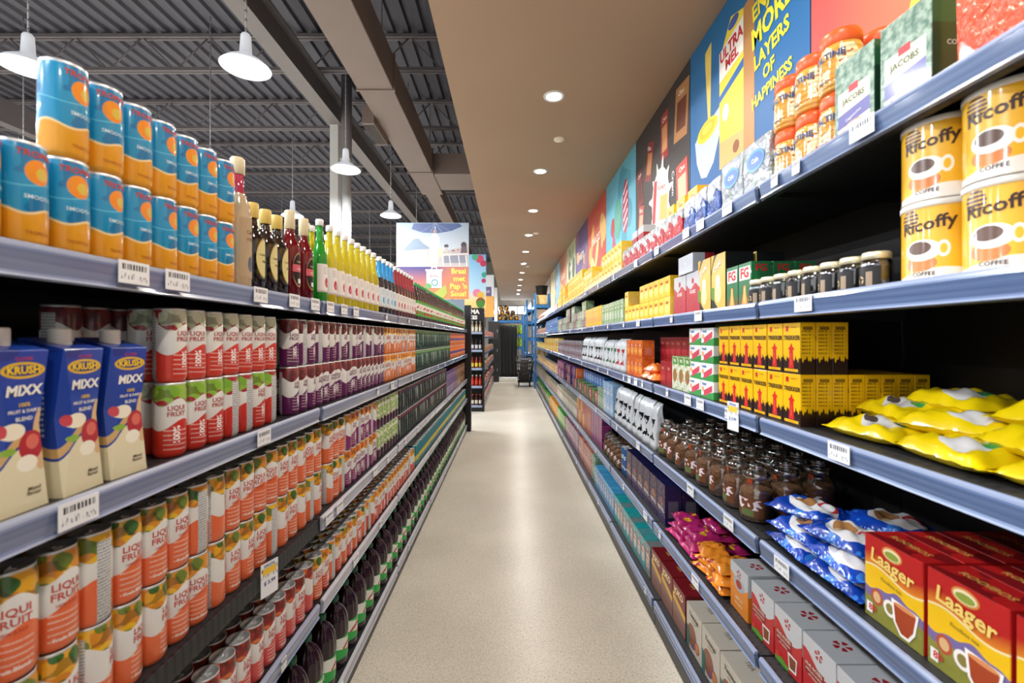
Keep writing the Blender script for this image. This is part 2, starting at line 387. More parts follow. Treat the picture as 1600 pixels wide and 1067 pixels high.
# ------------------------------------------------------------------ product kinds
# local frame of a product: base centre at the origin, +x faces the aisle, y along the shelf
class Kind:
    """parts: list of (name, bmesh, materials, parent index or None); the first is the thing's own mesh"""
    def __init__(s, name, parts):
        s.name = name; s.parts = []; far = bmesh.new(); mats = []
        for nm, bm, ms, par in parts:
            idx = []
            for x in ms:
                if x not in mats: mats.append(x)
                idx.append(mats.index(x))
            bmesh.ops.recalc_face_normals(bm, faces=bm.faces) if nm in ('bag',) else None
            me = bpy.data.meshes.new(nm); bm.to_mesh(me); bm.free()
            for x in ms: me.materials.append(x)
            n0 = len(far.faces); far.from_mesh(me); far.faces.ensure_lookup_table()
            for f in far.faces[n0:]: f.material_index = idx[f.material_index] if f.material_index < len(idx) else 0
            s.parts.append((nm, me, par))
        s.far = bpy.data.meshes.new(name); far.to_mesh(s.far); far.free()
        for x in mats: s.far.materials.append(x)
    def place(s, x, y, z, rz, label, cat, group, near=True, scale=None):
        if near:
            obs = []
            for nm, me, par in s.parts:
                if not obs: o = new(s.name, me, None, (x, y, z), rz)
                else: o = new(nm, me, obs[par or 0])
                obs.append(o)
            r = obs[0]
        else: r = new(s.name, s.far, None, (x, y, z), rz)
        if scale: r.scale = scale
        return tag(r, label, cat, group)
def stock(kind, side, shelf, y0, n, pitch, xf, desc, cat, rows=1, layers=1, rowgap=.069, h=.170, spin=0., turn=0., drop=0., jit=.001, upper_from=0, upper_rows=9, near=3.2, first='near', rstep=0., upto=None, tilt=0.):
    """a run of one product along a shelf: front row nearest the aisle, then rows behind, then layers on top"""
    z0 = (LZ if side == 'L' else RZ)[shelf]-.0048
    rb = random.Random(n*7+shelf); tops = []
    while len(tops) < n: tops += [layers-1-(rb.random() < drop)-(rb.random() < drop*.4)]*rb.randint(1, 4)
    for L in range(layers):
        for i in range(n):
            for r in range(rows if L == 0 else min(rows, upper_rows)):
                if L and i < upper_from: continue
                if L and upto is not None and i >= upto: continue
                if drop and L > tops[i]: continue
                if r and jit < 0 : pass
                x = xf+r*rowgap+R_.uniform(0, abs(jit)*1.5); y = y0+i*pitch+R_.uniform(-abs(jit), abs(jit))+r*rstep
                if side == 'L': x = -x
                rz = (0 if side == 'L' else PI)+(R_.uniform(-spin, spin) if spin < 2 else R_.choice((-.7, -.35, 0, .25, .5, .9, 2.2, -.2, .1, -.1, .35, -.5))+R_.uniform(-.1, .1))+turn+R_.uniform(-tilt, tilt)
                lay = '' if layers == 1 else [', bottom layer', ', second layer', ', third layer', ', fourth layer'][L] if layers > 2 else [', lower layer', ', upper layer'][L]
                if r == 0 and i < 20:
                    lab = '%s%s, %s from near end' % (desc, lay, ON[i])
                elif r == 0: lab = '%s%s, past the twentieth in its run' % (desc, lay)
                else: lab = '%s%s, behind the front row' % (desc, lay)
                kd = kind if not isinstance(kind, (list, tuple)) else kind[(i+L) % len(kind)]
                nr = near and y < near and r <= (1 if y < 2.2 and shelf < 3 else 0)
                kd.place(x, y, z0+L*(h+.0008), rz, lab, cat, desc+('' if r == 0 else ' behind the front row')+(lay if layers > 1 else ''), nr)

SILV = mat('brushed_aluminium', 'd6d8da', .42, .75)
M_caprim = plain('dadad8', .35)
def can_body(R, H, n=24):
    bm = bmesh.new()
    lathe(bm, [(0, .004), (R*.72, .004), (R*.78, 0), (R*.86, .002), (R, .012), (R, H-.016), (R*.94, H-.007), (R*.93, H-.004)], n)
    return bm
def can_lid(R, H, n=24):
    bm = bmesh.new(); lathe(bm, [(R*.93, H-.005), (R*.95, H), (R*.90, H+.0002), (R*.86, H-.004), (0, H-.004)], n); return bm
def can_tab(H):
    bm = bmesh.new(); box(bm, -.011, .011, -.007, .007, H-.0038, H-.0022, bev=.0005); lathe(bm, [(.003, H-.0022), (.003, H-.001), (0, H-.001)], 8); return bm
def can_kind(name, pr, R=.0325, H=.170, texts=(), rough=.3):
    M = mat('print_'+name, pr, rough, coat=.5)
    bm = can_body(R, H); ms = [M]
    for s, size, v, col, kw in texts:
        if H == .170: size, v = size*1.13, v*1.148
        ms.append(plain(col, .35)); k = dict(kw)
        u0 = k.pop('u', 0); rot = k.pop('rot', 0)
        text(bm, s, size, lambda u, w: ((R+.0005)*math.cos((u+u0)/R), (R+.0005)*math.sin((u+u0)/R), w+v), len(ms)-1, rot=rot, **k)
    return Kind(name, [(name, bm, ms, None), ('lid', can_lid(R, H), [SILV], 0), ('pull_tab', can_tab(H), [SILV], 1)])
def theta(x, y): return m('ARCTAN2', y, x)
def juice(low, f1, f2, f3, H=.170, mid='e3e2df'):
    def fn(x, y, z):
        t = theta(x, y); v = z/H; w = sin(t*2+.6)
        c = mix(mid, low, lt(v, .44+.07*w))
        fy = .74+.05*sin(t*3+1.1)
        d, k = voro(x, y, z, 34)
        fr = mix(mix(f1, f2, gt(noise(x, y, z, 28, 0), .5)), f3, gt(noise(x+3, y, z, 30, 0), .58))
        fr = mix(fr, '3a2a1c', gt(d, .78)*.5)
        c = mix(c, fr, gt(v, fy))
        side = band(ab(t), 1.9, 2.75)*lt(v, .9)
        c = mix(c, mix('cfd0d0', '5a5a5c', gt(frac(v*28), .5)*gt(noise(t*8, v*2, 0, 9, 0), .5)), side)
        line = gt(frac(v*16+.1*w), .72)*lt(ab(t), .8)*band(v, .10, .40)*gt(noise(t*10, v*30, 0, 3, 0), .42)
        return mix(c, 'f3ddcf', line*.75)
    return fn
TX = lambda c: (('LIQUI', .0155, .094, c, {}), ('FRUIT', .0155, .080, c, {}), ('100% JUICE', .0062, .067, c, {}), ('Fruit Blend', .008, .018, 'f5efe8', {}))
VX = lambda c: (('LIQUI', .013, .098, c, {}), ('FRUIT', .013, .086, c, {}), ('100%', .017, .045, 'ffffff', {'rot': PI/2}))
K_orange = can_kind('orange_juice_can', juice('ef6b36', 'd98a1f', 'e8b21e', '6b7f2c'), texts=TX('c94a3c'))
K_orange2 = can_kind('peach_juice_can', juice('ef6b36', 'e3a31c', 'd4801f', '3d6b2c'), texts=TX('c94a3c'))
K_litchi = can_kind('litchi_juice_can', juice('dd3a28', 'b7bfa0', 'a01f2a', 'c8ccae'), texts=VX('b03a34'))
K_litchi2 = can_kind('litchi_apple_juice_can', juice('d63223', '8fb83a', 'a8243a', '7aae2c'), texts=VX('b03a34'))
K_grape = can_kind('grape_juice_can', juice('6a1f5d', '7c2733', '5b1c28', '8d3a38'), texts=VX('6a1f4d'))
K_mango = can_kind('mango_juice_can', juice('ee7a25', 'f09a1c', 'e9b62c', 'e0812a'), texts=VX('b8481f'))
K_magenta = can_kind('passion_juice_can', juice('8e2a70', 'e08a1c', 'd9a02a', 'c8601f'), texts=VX('8e2a4f'))
K_berry = can_kind('berry_juice_can', juice('df4a45', 'a8281f', 'd66a2f', '6e2a1c'), texts=TX('c2383c'))
K_citrus = can_kind('citrus_juice_can', juice('d9401f', 'e89a1e', 'e8bc3a', 'd6762a'), texts=VX('c2482a'))
def greencan(a, b, cc):
    def fn(x, y, z):
        t = theta(x, y); v = z/.170
        c = mix(a, b, gt(noise(x, y, z, 45, 2), .54))
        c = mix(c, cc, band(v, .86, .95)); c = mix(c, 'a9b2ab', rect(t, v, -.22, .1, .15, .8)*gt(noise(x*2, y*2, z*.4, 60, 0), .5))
        return c
    return fn
K_green = can_kind('apple_juice_can', greencan('1c3a2c', '3f6a4c', '6ea04a'), texts=(('APPLE', .014, .075, 'b7c9b2', {'rot': PI/2}),))
K_lime = can_kind('lime_juice_can', lambda x, y, z: mix(mix('9bb86a', 'd8dcc0', gt(noise(x, y, z, 40, 1), .55)), '4a2438', lt(z, .06)), texts=(('Grapetiser', .009, .05, 'e8e8e0', {}),))
K_burg = can_kind('dark_grape_can', greencan('15221f', '2c3f38', '7a2440'), texts=(('GRAPE', .014, .075, 'b7b9b2', {'rot': PI/2}),))
K_teal = can_kind('teal_soda_can', lambda x, y, z: mix(mix('1d8f9c', '137684', gt(noise(x, y, z, 20, 1), .5)), 'd9c72c', lt(ab(z-.07-.3*y), .018)))
K_ade = can_kind('orange_soda_can', lambda x, y, z: mix(mix('ee6f1e', 'f0853a', gt(noise(x, y, z, 25, 1), .5)), '6a4f9c', lt(ab(z-.085), .016)), texts=(('FRUIT', .013, .045, 'fbe3c8', {}),))
# blue and gold tropical can
def trop(x, y, z):
    t = theta(x, y); v = z/.164
    c = mix('1593c6', '0f78b0', gt(noise(x, y, z, 18, 1), .55))
    c = mix(c, 'f0a21c', lt(v, .33+.03*sin(t*3)))
    c = mix(c, 'f4d9a0', band(v, .33+.03*sin(t*3), .355+.03*sin(t*3)))
    c = mix(c, '5cc0e0', lt(ab(v-.60-.03*sin(t*2)), .006))
    c = mix(c, 'f08a1a', ell(t, v, .0, .72, .55, .12))
    c = mix(c, 'd9b83a', ell(t, v, .15, .71, .28, .06))
    return mix(c, 'f7ead8', lt(ab(t-.75-.6*(v-.35)), .07)*band(v, .2, .68))
K_trop = can_kind('tropical_juice_can', trop, .0328, .164, (('TROPIKA', .0135, .145, 'd8432a', {'slant': .15}), ('SMOOTH', .009, .078, 'cfe6f0', {}), ('TROPICAL', .0075, .022, 'b8651a', {})))

def bottle_kind(name, prof, n, liquid, capm, capz, capr, label=None, wob=None, texts=(), capridge=False, neck=None):
    """prof body profile; label = (material, r, z0, z1, arc half-angle or None)"""
    bm = bmesh.new(); lathe(bm, prof, n, wob=wob)
    parts = [(name, bm, [liquid]+([neck] if neck else []), None)]
    bm = bmesh.new(); lathe(bm, [(capr*.9, capz[0]), (capr, capz[0]+.002), (capr, capz[1]-.003), (capr*.9, capz[1]), (0, capz[1])], 14); parts.append(('cap', bm, [capm], 0))
    if label:
        M, r, z0, z1, arc = label; bm = bmesh.new(); a = arc or PI; k = 20
        lo = [bm.verts.new((r*math.cos(-a+2*a*i/k), r*math.sin(-a+2*a*i/k), z0)) for i in range(k+1)]
        hi = [bm.verts.new((r*math.cos(-a+2*a*i/k), r*math.sin(-a+2*a*i/k), z1)) for i in range(k+1)]
        for i in range(k): f = bm.faces.new((lo[i], lo[i+1], hi[i+1], hi[i])); f.smooth = True
        ms = [M]
        for s, size, v, col, kw in texts:
            ms.append(plain(col, .4)); kk = dict(kw); rot = kk.pop('rot', 0)
            text(bm, s, size, lambda u, w: ((r+.0006)*math.cos(u/r), (r+.0006)*math.sin(u/r), w+v), len(ms)-1, rot=rot, **kk)
        parts.append(('label', bm, ms, 0))
    return Kind(name, parts)
def liq(name, c, tr=.35, rough=.06): return mat('liquid_'+name, c, rough, trans=tr, ior=1.35, coat=.6)
CREAM = plain('d9c9a0', .4); WHITE = plain('e4e4e0', .4); GOLD = plain('d6bd6a', .35)
def wine(r, H, rn=.0135):
    return [(0, .003), (r*.8, 0), (r, .008), (r, H*.56), (r*.93, H*.62), (r*.6, H*.70), (rn*1.15, H*.76), (rn, H*.80), (rn, H*.99), (0, H*.99)]
# tall clear bottle with a tan print
K_tall = bottle_kind('tall_syrup_bottle', [(0, .004), (.032, 0), (.036, .01), (.036, .21), (.032, .24), (.021, .266), (.0165, .285), (.016, .335), (0, .335)], 24,
    mat('tan_liqueur_bottle', lambda x, y, z: mix(mix('a98f6d', 'c9b391', noise(x, y, z, 12, 2)), 'b0304a', gt(z, .272)), .1, coat=.7),
    CREAM, (.327, .375), .0185, (mat('clear_label', lambda x, y, z: mix('b49a78', '4f5a78', ell(y, z, 0, .07, .012, .022)), .35), .0364, .03, .2, 1.0), texts=(('CAPE', .014, .16, '6b5540', {}), ('SYRUP', .011, .14, '6b5540', {})))
M_ovl = mat('cream_oval_label', lambda x, y, z: mix(mix('d9c56a', 'b89a3c', gt(frac(z*120), .8)), '6e5a24', 1-ell(y, z, 0, .085, .026, .052)), .4)
def arc_oval_label(r, zc, ru, rv, M, extra=()):
    bm = bmesh.new(); pts = oval(0, 0, ru, rv, 24); vs = [bm.verts.new(((r+.0004)*math.cos(p[0]/r), (r+.0004)*math.sin(p[0]/r), zc+p[1])) for p in pts]
    for q in (.8, .6, .4, .2):
        nv = [bm.verts.new(((r+.0005)*math.cos(p[0]*q/r), (r+.0005)*math.sin(p[0]*q/r), zc+p[1]*q)) for p in pts]
        for i in range(24): bm.faces.new((vs[i], vs[(i+1) % 24], nv[(i+1) % 24], nv[i]))
        vs = nv
    bm.faces.new(vs)
    return bm
DK = mat('dark_cordial_glass', '1e1512', .08, coat=.8)
def oval_bottle(name, H, r, body, cap, capz, lab_col, band_col=None, ring='8c7a3a', words=()):
    bm = bmesh.new(); lathe(bm, wine(r, H), 24)
    parts = [(name, bm, [body], None)]
    bm = bmesh.new(); lathe(bm, [(.016, capz), (.0175, capz+.003), (.0175, H+.003), (.016, H+.006), (0, H+.006)], 16); parts.append(('cap', bm, [cap], 0))
    def fn(x, y, z):
        p = (y/.027); q = (z-.1)/.062; d = p*p+q*q
        c = mix(lab_col, ring, gt(d, .82))
        if band_col: c = mix(c, band_col, lt(ab(z-.105), .013)); c = mix(c, 'e8e4dc', rect(y, z, -.006, .012, .052, .068))
        return c
    bm = arc_oval_label(r, .1, .027, .062, None); ms = [mat('label_'+name, fn, .4)]
    for s, size, v, col in words:
        ms.append(plain(col, .4)); text(bm, s, size, lambda u, w: ((r+.001)*math.cos(u/r), (r+.001)*math.sin(u/r), w+v), len(ms)-1)
    parts.append(('label', bm, ms, 0)); return Kind(name, parts)
K_dark = oval_bottle('dark_cordial_bottle', .262, .034, DK, plain('d9bb5e', .35), .222, 'd9cb88', words=(('CORDIAL', .008, .11, '6a5a2c'), ('1856', .010, .09, '6a5a2c')))
K_dark2 = oval_bottle('dark_cordial_bottle', .285, .034, DK, CREAM, .235, 'd9cb88')
K_red = oval_bottle('red_cordial_bottle', .305, .034, liq('ruby', '7a0f18', .25), CREAM, .245, '1b1718', 'd9606a', '9c8a4a', words=(('ROSE', .009, .103, 'f4dede'), ('GRAPE', .008, .128, 'c9b27a')))
def soda(name, liquid, fruit, cap=WHITE, lab='e9e4e0', H=.345):
    r = .0305
    def fn(x, y, z):
        c = mix(lab, fruit, ell(y, z, -.004, .085, .010, .020)*gt(noise(x, y, z, 60, 1), .4))
        c = mix(c, fruit, ell(y, z, .010, .075, .007, .014)); c = mix(c, 'c8b8b4', lt(z, .052))
        return mix(c, '9a8f8c', gt(frac(z*130), .7)*rect(y, z, -.02, .02, .118, .15)*gt(noise(y*90, z, 0, 4, 0), .45))
    prof = [(0, .004), (r*.85, 0), (r, .01), (r, .175), (r*.93, .2), (r*.62, .235), (.0135, .265), (.0125, H-.02), (.014, H-.015), (.0125, H-.004), (0, H-.004)]
    return bottle_kind(name, prof, 20, liquid, cap, (H-.026, H), .0155, (mat('label_'+name, fn, .4), r+.0005, .045, .16, 1.5))
K_sgreen = soda('green_soda_bottle', liq('green', '1fae2e', .5), 'c2303c')
K_syel = soda('yellow_soda_bottle', liq('yellow', 'e6d51e', .5), 'c8304a')
K_sblue = soda('blue_soda_bottle', mat('blue_soda', lambda x, y, z: mix('1b8fd0', '22262e', lt(z, .22)), .08, coat=.7), '2b9ad0', lab='dbe6ee')
K_sred = soda('red_soda_bottle', mat('red_soda', lambda x, y, z: mix('9c2430', '5c1c20', lt(z, .22)), .08, coat=.7), 'd03a50')
def gspark():
    def fn(x, y, z):
        c = mix('4fae4a', 'ece4da', band(z, .085, .145)); c = mix(c, 'c8402c', rect(y, z, -.018, .018, .055, .078))
        return mix(c, 'c24a4a', lt(ab(z-.115-.5*y), .008)*lt(ab(y), .018))
    return bottle_kind('sparkling_grape_bottle', [(0, .003), (.03, 0), (.034, .01), (.034, .17), (.030, .20), (.018, .235), (.0135, .255), (.0135, .305), (0, .305)], 20, mat('brown_bottle_glass', '3b1f14', .08, coat=.8), plain('3f9a58', .35), (.288, .315), .0165,
        (mat('label_sparkling_grape', fn, .4), .0345, .04, .165, None))
K_spark = gspark()
# big fluted grape bottle
def pet():
    def fn(x, y, z):
        c = mix('2fae4c', 'e6e8e0', band(z+.35*y, .072, .122)); c = mix(c, 'c23a2c', lt(ab(z-.1-.6*y), .006)*lt(ab(y), .03))
        c = mix(c, 'd05a2a', ell(y, z, .02, .062, .010, .010)); c = mix(c, 'e8e8e8', rect(theta(x, y), z, -1.6, -1.1, .06, .085)); return c
    fl = lambda t, z: 1+.06*math.sin(t*14)*(1 if .145 < z < .265 else 0)
    R = .057
    prof = [(0, .006), (R*.75, 0), (R*.95, .006), (R, .02), (R*.98, .04), (R*.98, .14), (R, .15), (R*1.0, .178), (R*.95, .208), (R*.82, .235), (R*.58, .257), (R*.36, .270), (.0145, .280), (.0145, .292), (0, .292)]
    return bottle_kind('grape_drink_bottle', prof, 48, liq('grape', '2c1422', .12, .05), plain('1d6b46', .35), (.284, .308), .0175, (mat('label_grape_drink', fn, .35), R+.0006, .042, .138, None), wob=fl,
        texts=(('GRAPE', .016, .098, 'b8342a', {'slant': .2, 'rot': .18}),))
K_pet = pet()
# prisma milk carton
def carton():
    H = .27; a, b = .038, .041
    def ring(z, s, c): # octagonal, c = chamfer
        p = [(a*s, -b*s+c), (a*s, b*s-c), (a*s-c, b*s), (-a*s+c, b*s), (-a*s, b*s-c), (-a*s, -b*s+c), (-a*s+c, -b*s), (a*s-c, -b*s)]
        return [(x, y, z) for x, y in p]
    bm = bmesh.new(); rs = [ring(0, 1, .001), ring(.012, 1, .003), ring(H*.5, .985, .016), ring(H-.03, 1, .003), ring(H-.018, 1, .001)]
    # slanting top
    rs = [[bm.verts.new(p) for p in r] for r in rs]
    for k in range(len(rs)-1):
        for i in range(8): bm.faces.new((rs[k][i], rs[k][(i+1) % 8], rs[k+1][(i+1) % 8], rs[k+1][i]))
    top = [bm.verts.new((x*.97, y*.97, H-.006+.02*(-x/a)*.5)) for x, y, z in ring(0, 1, .001)]
    for i in range(8): bm.faces.new((rs[-1][i], rs[-1][(i+1) % 8], top[(i+1) % 8], top[i]))
    bm.faces.new(top); bm.faces.new(rs[0][::-1])
    def fn(x, y, z):
        w = .085+.6*ab(y)*ab(y)*12
        c = mix('1840a8', '14328c', gt(noise(x, y, z, 9, 1), .55)); c = mix(c, 'e6dcb8', lt(z, .082+.02*sin(y*60+x*40)))
        c = mix(c, 'cfa86a', lt(ab(z-.095-.02*sin(y*60+x*40)), .008))
        c = mix(c, 'dbb480', ell(y, z, .028, .11, .014, .05))
        c = mix(c, 'b8242c', ell(y, z, .012, .102, .019, .024)); c = mix(c, 'e06a5a', ell(y, z, .014, .108, .010, .012))
        c = mix(c, 'f2ead2', ell(y, z, -.016, .128, .019, .013)); c = mix(c, 'd2404c', ell(y, z, -.03, .13, .006, .010)); c = mix(c, 'f6f0de', ell(y, z, .006, .075, .016, .013))
        c = mix(c, '8ab436', ell(y, z, -.022, .098, .011, .006))
        c = mix(c, 'e0b41c', ell(y, z, .0, .222, .034, .013)); c = mix(c, '2a3f90', ell(y, z, .0, .222, .028, .009))
        sd = gt(ab(y), b-.0015)*rect(x, z, -.026, .006, .10, .225)
        return mix(c, 'b8c6e6', sd*gt(frac(z*110), .5)*gt(noise(x*60, z*3, 0, 6, 0), .42))
    M = mat('print_milk_carton', fn, .35, coat=.4); ms = [M, plain('f2c620', .4), plain('f0eee6', .4), plain('c03a5c', .4), plain('5a4a36', .4)]
    F = lambda zc, xo=.0012: (lambda u, w: (a*1.0+xo-.0003, u, w+zc))
    text(bm, 'KRUSH', .0165, F(.222), 1, off=.04); text(bm, 'CLOVER', .0075, F(.240), 3); text(bm, 'MIXX', .022, F(.190), 2, off=.04, slant=.15)
    text(bm, '100%', .0085, F(.168), 1); text(bm, 'FRUIT & DAIRY', .0072, F(.158), 2); text(bm, 'BLEND', .0085, F(.146), 2); text(bm, 'Mixed\nflavour', .008, lambda u, w: (a+.001, u+.016, w+.03), 4)
    cp = bmesh.new(); lathe(cp, [(.0165, H-.012), (.0165, H+.016), (.015, H+.019), (0, H+.019)], 20, cx=-.004, wob=lambda t, z: 1+.02*math.sin(t*20))
    return Kind('milk_drink_carton', [('milk_drink_carton', bm, ms, None), ('cap', cp, [WHITE], 0)])
K_carton = carton()

# boxes
def box_kind(name, d, l, h, pr, texts=(), rough=.35, coat=.3, shapes=(), lid=None, bev=.0012, extra=None):
    """d depth (x), l length along the shelf (y), h height; texts on the aisle face: (string, size, u, v, colour, kwargs)"""
    M = mat('print_'+name, pr, rough, coat=coat) if callable(pr) else mat('print_'+name, pr, rough, coat=coat)
    bm = bmesh.new(); box(bm, -d/2, d/2, -l/2, l/2, 0, h, bev=bev); ms = [M]
    def mi(c):
        p = plain(c, .4)
        if p not in ms: ms.append(p)
        return ms.index(p)
    for k, (pts, c) in enumerate(shapes): flat(bm, pts, lambda u, v: (d/2+.0003+.0002*k, u, v), mi(c))
    for t in texts:
        s, size, u, v, c = t[:5]; kw = dict(t[5]) if len(t) > 5 else {}
        face = kw.pop('face', 'f')
        if face == 'f': fn = lambda a, b: (d/2+.0003+.0002*(len(shapes)+1), a+u, b+v)
        elif face == 's+': fn = lambda a, b: (-a+u, l/2+.0005, b+v)
        elif face == 's-': fn = lambda a, b: (a+u, -l/2-.0005, b+v)
        else: fn = lambda a, b: (-b+u, a+v, h+.0005)
        text(bm, s, size, fn, mi(c), **kw)
    parts = [(name, bm, ms, None)]
    if extra: parts += extra
    return Kind(name, parts)
def hh(x, d): return gt(x, d/2-.002)
# yellow coffee box with a red tower
def trek(x, y, z):
    f = hh(x, .045)
    hill = .043+.006*sin((x+y)*330)+.004*sin((x+y)*790)
    c = mix('f3b800', '2a1512', lt(z, hill)); c = mix(c, '4a2a14', (1-f)*gt(frac(z*95), .6)*gt(noise(x*70, y*70, z, 5, 0), .48)*band(z, .055, .13)*lt(ab(x), .017)*lt(ab(y), .05)*.8)
    c = mix(c, '5a3510', (1-f)*rect(x, z, -.014, .014, .128, .138)*.8)
    return c
tower = [(x*1.35, .016+(z-.014)*1.05) for x, z in [(-.009, .014), (.009, .014), (.0065, .05), (.0065, .066), (.011, .066), (.0085, .072), (.004, .074), (.002, .083), (-.002, .083), (-.004, .074), (-.0085, .072), (-.011, .066), (-.0065, .066), (-.0065, .05)]]
K_trek = box_kind('coffee_box', .045, .079, .15, trek, (('TREKKER', .018, .003, .105, '2a1512', {'off': .03}), ('SINCE 1952', .005, .012, .136, '8a4a10'), ('COFFEE BLEND', .0048, 0, .010, 'd98a10')),
    shapes=((tower, 'd8201c'), ([(-.026, .14), (-.013, .14), (-.013, .122), (-.0195, .127), (-.026, .122)][::-1], 'c81c1c'), ([(-.032, .006), (.032, .006), (.032, .014), (-.032, .014)], 'f3b800'),
            ([(-.002, .025), (.0015, .025), (.001, .06), (-.0015, .06)], 'ee6a58')))
# red and yellow rooibos box
def laag(x, y, z):
    f = hh(x, .08); w = .116-.009*sin(y*38)
    c = mix('c41c1c', 'e88a1c', clamp01(z-w, .03, .0)*f)
    c = mix(c, 'f0bc08', lt(z, w)*f); c = mix(c, 'f2dca0', lt(ab(z-w), .0022)*f)
    hill = .066+.008*sin(y*45+1)+.003*sin(y*130)
    c = mix(c, '76669c', lt(z, hill+.013)*f); c = mix(c, mix('7a7a28', '97923a', noise(x, y, z, 50, 2)), lt(z, hill-.006)*f)
    c = mix(c, 'b84a2c', ell(y, z, -.04, .055, .016, .018)*f); c = mix(c, 'd9b07a', ell(y, z, -.04, .055, .010, .012)*f)
    return mix(c, '8a1418', gt(z, .189)*gt(noise(x, y, z, 14, 1), .45))
K_laag = box_kind('rooibos_tea_box', .08, .148, .19, laag, (('Laager', .042, .0, .142, 'f2cf6a', {'off': .025, 'rot': -.12}), ('Rooibos tea', .011, 0, .102, '9a7a20', {'rot': -.1}), ('ROOIBOS', .022, .0, 0., 'd9a04a', {'face': 't'}), ('80', .02, -.05, .025, 'd83030')),
    shapes=((oval(.0, .168, .026, .016), 'd98a3a'), (oval(.0, .168, .022, .012), 'efdcae'), (oval(.0, .166, .018, .008), '8fa03a'),
            (oval(-.004, .05, .017, .018), 'efe9e2'), (oval(-.004, .05, .010, .011), '8a7a3a'), ([(.000, .078), (.066, .074), (.058, .030), (.044, .008), (.022, .008), (.006, .030)][::-1], 'f4efe8'), ([(.006, .072), (.060, .068), (.053, .032), (.041, .014), (.025, .014), (.011, .032)][::-1], 'a8401c'), (oval(.033, .0705, .027, .005), 'd98a50'),
            ([(-.066, .012), (-.05, .012), (-.05, .036), (-.066, .036)], 'f0ece8')))
# white, red and grey tea box with a mug
def fiver(base, top):
    def fn(x, y, z):
        f = hh(x, .13); w = .112-.02*sin((y+.02)*38)
        c = mix(top, base, lt(z, w)*f)
        s = 1-f; c = mix(c, mix('b9babc', 'a5a7aa', noise(x, y, z, 8, 1)), s*gt(z, .168)); c = mix(c, base, s*lt(z, .09))
        for a, b in ((0, 0),):
            d, k = voro(y, z, 0, 1)
        fl = lt(ab(m('SQRT', y*y+(z-.142)*(z-.142))-.010), .0055)*gt(sin(m('ARCTAN2', z-.142, y)*5), -.3)
        c = mix(c, 'b01c22', fl*f); ft = lt(ab(m('SQRT', (y*y)+(x*x))-.015), .008)*gt(sin(m('ARCTAN2', x, y)*5), -.3)
        return mix(c, '9c1c22', ft*gt(z, .168))
    return fn
mug = ([(.002, .062), (.046, .062), (.042, .016), (.008, .012)][::-1], 'efe9e2')
mug2 = ([(.007, .056), (.041, .056), (.038, .022), (.012, .019)][::-1], '8a4a22')
K_rose = box_kind('red_tea_box', .13, .132, .17, fiver('c81e1e', 'c9cacc'), (('FIVE ROSES', .014, -.018, .092, 'f0d8c0'), ('AFRICAN BLEND', .009, -.018, .078, 'f0d8c0'), ('100 TEABAGS', .007, -.02, .066, 'f0d8c0')),
    shapes=(([(-.056, .064), (.022, .064), (.022, .1), (-.056, .1)], '9c1a1c'), mug, mug2, ([(-.062, .0), (.0, .0), (.01, .012), (-.03, .022), (-.062, .014)][::-1], '5a9a2c'), (oval(-.048, .022, .010, .010, 14), 'd83a30')))
K_rose_o = box_kind('orange_tea_box', .13, .125, .17, fiver('e8861c', 'c0c4c8'), (('LEMON', .016, 0, .05, 'f4e0b0'), ('ROOIBOS', .012, 0, .03, 'f4e0b0')), shapes=((oval(0, .105, .04, .026), 'a9adb2'), (oval(0, .105, .02, .015), 'b03a2c')))
K_beige = box_kind('beige_tea_box', .15, .165, .20, lambda x, y, z: mix(mix('c9c0b0', 'b8ad9c', noise(x, y, z, 6, 2)), mix('6a4a7a', '8a4a2c', gt(noise(x, y, z, 10, 0), .5)), hh(x, .15)*ell(y, z, -.02, .07, .05, .055)),
    (('Twinings', .028, .0, .165, '4a4038', {'slant': .2}), ('finest tea', .012, .0, .143, '6a5a48'), ('TEA', .03, 0, 0, '7c7266', {'face': 't'})), shapes=((oval(.035, .05, .026, .026), '8a3a1c'), (oval(.035, .05, .02, .02), 'c87a3a'), ([(-.08, .0), (-.05, .0), (-.05, .09), (-.08, .1)], '2c6a5c')))
K_joko = box_kind('maroon_tea_box', .14, .165, .21, lambda x, y, z: mix(mix('8a1a22', '6a141c', noise(x, y, z, 12, 1)), mix('d9a824', mix('7a5a6a', 'a06a3a', noise(x, y, z, 25, 2)), lt(z, .1-.25*y)), hh(x, .14)*lt(z, .13-.25*y)),
    (('JOKO', .045, 0, .17, 'f0d8a0', {'off': .04}), ('TEA', .03, 0, 0, 'c8a050', {'face': 't'})))
def pack(name, d, l, h, a, b, c, ac, word='', wc='f2eee4', ws=.02, wv=.7, sc=30, ang=0, top=None):
    def fn(x, y, z):
        n = mix(a, b, gt(noise(x, y, z, sc, 2), .52)); f = hh(x, d)
        n = mix(n, c, f*ell(y, z, 0, h*.42, l*.36, h*.2)); n = mix(n, ac, f*lt(ab(z-h*wv), h*.11)*lt(ab(y), l*.42))
        n = mix(n, ac, clamp01(rnd(), .55, 1.)*.45); n = mix(n, c, lt(rnd(), .12)*.35)
        n = mix(n, c, f*gt(noise(y*1.3, z, x, 46, 1), .60)*.75); n = mix(n, ac, f*gt(noise(y+5, z, x, 70, 1), .62)*.7)
        n = mix(n, 'd8d4cc', (1-f)*rect(x, z, -d*.3, d*.3, h*.2, h*.6)*gt(frac(z*120), .55)*.35)
        return mix(n, top, gt(z, h-.0015)) if top else n
    return box_kind(name, d, l, h, fn, ((word, ws, 0, h*wv, wc, {'off': .03}),) if word else ())
K_navy = pack('navy_tea_box', .09, .128, .22, '171a48', '1c1840', 'a8643c', '22225c', 'ROYAL', 'e8e0d0', .03, .34)
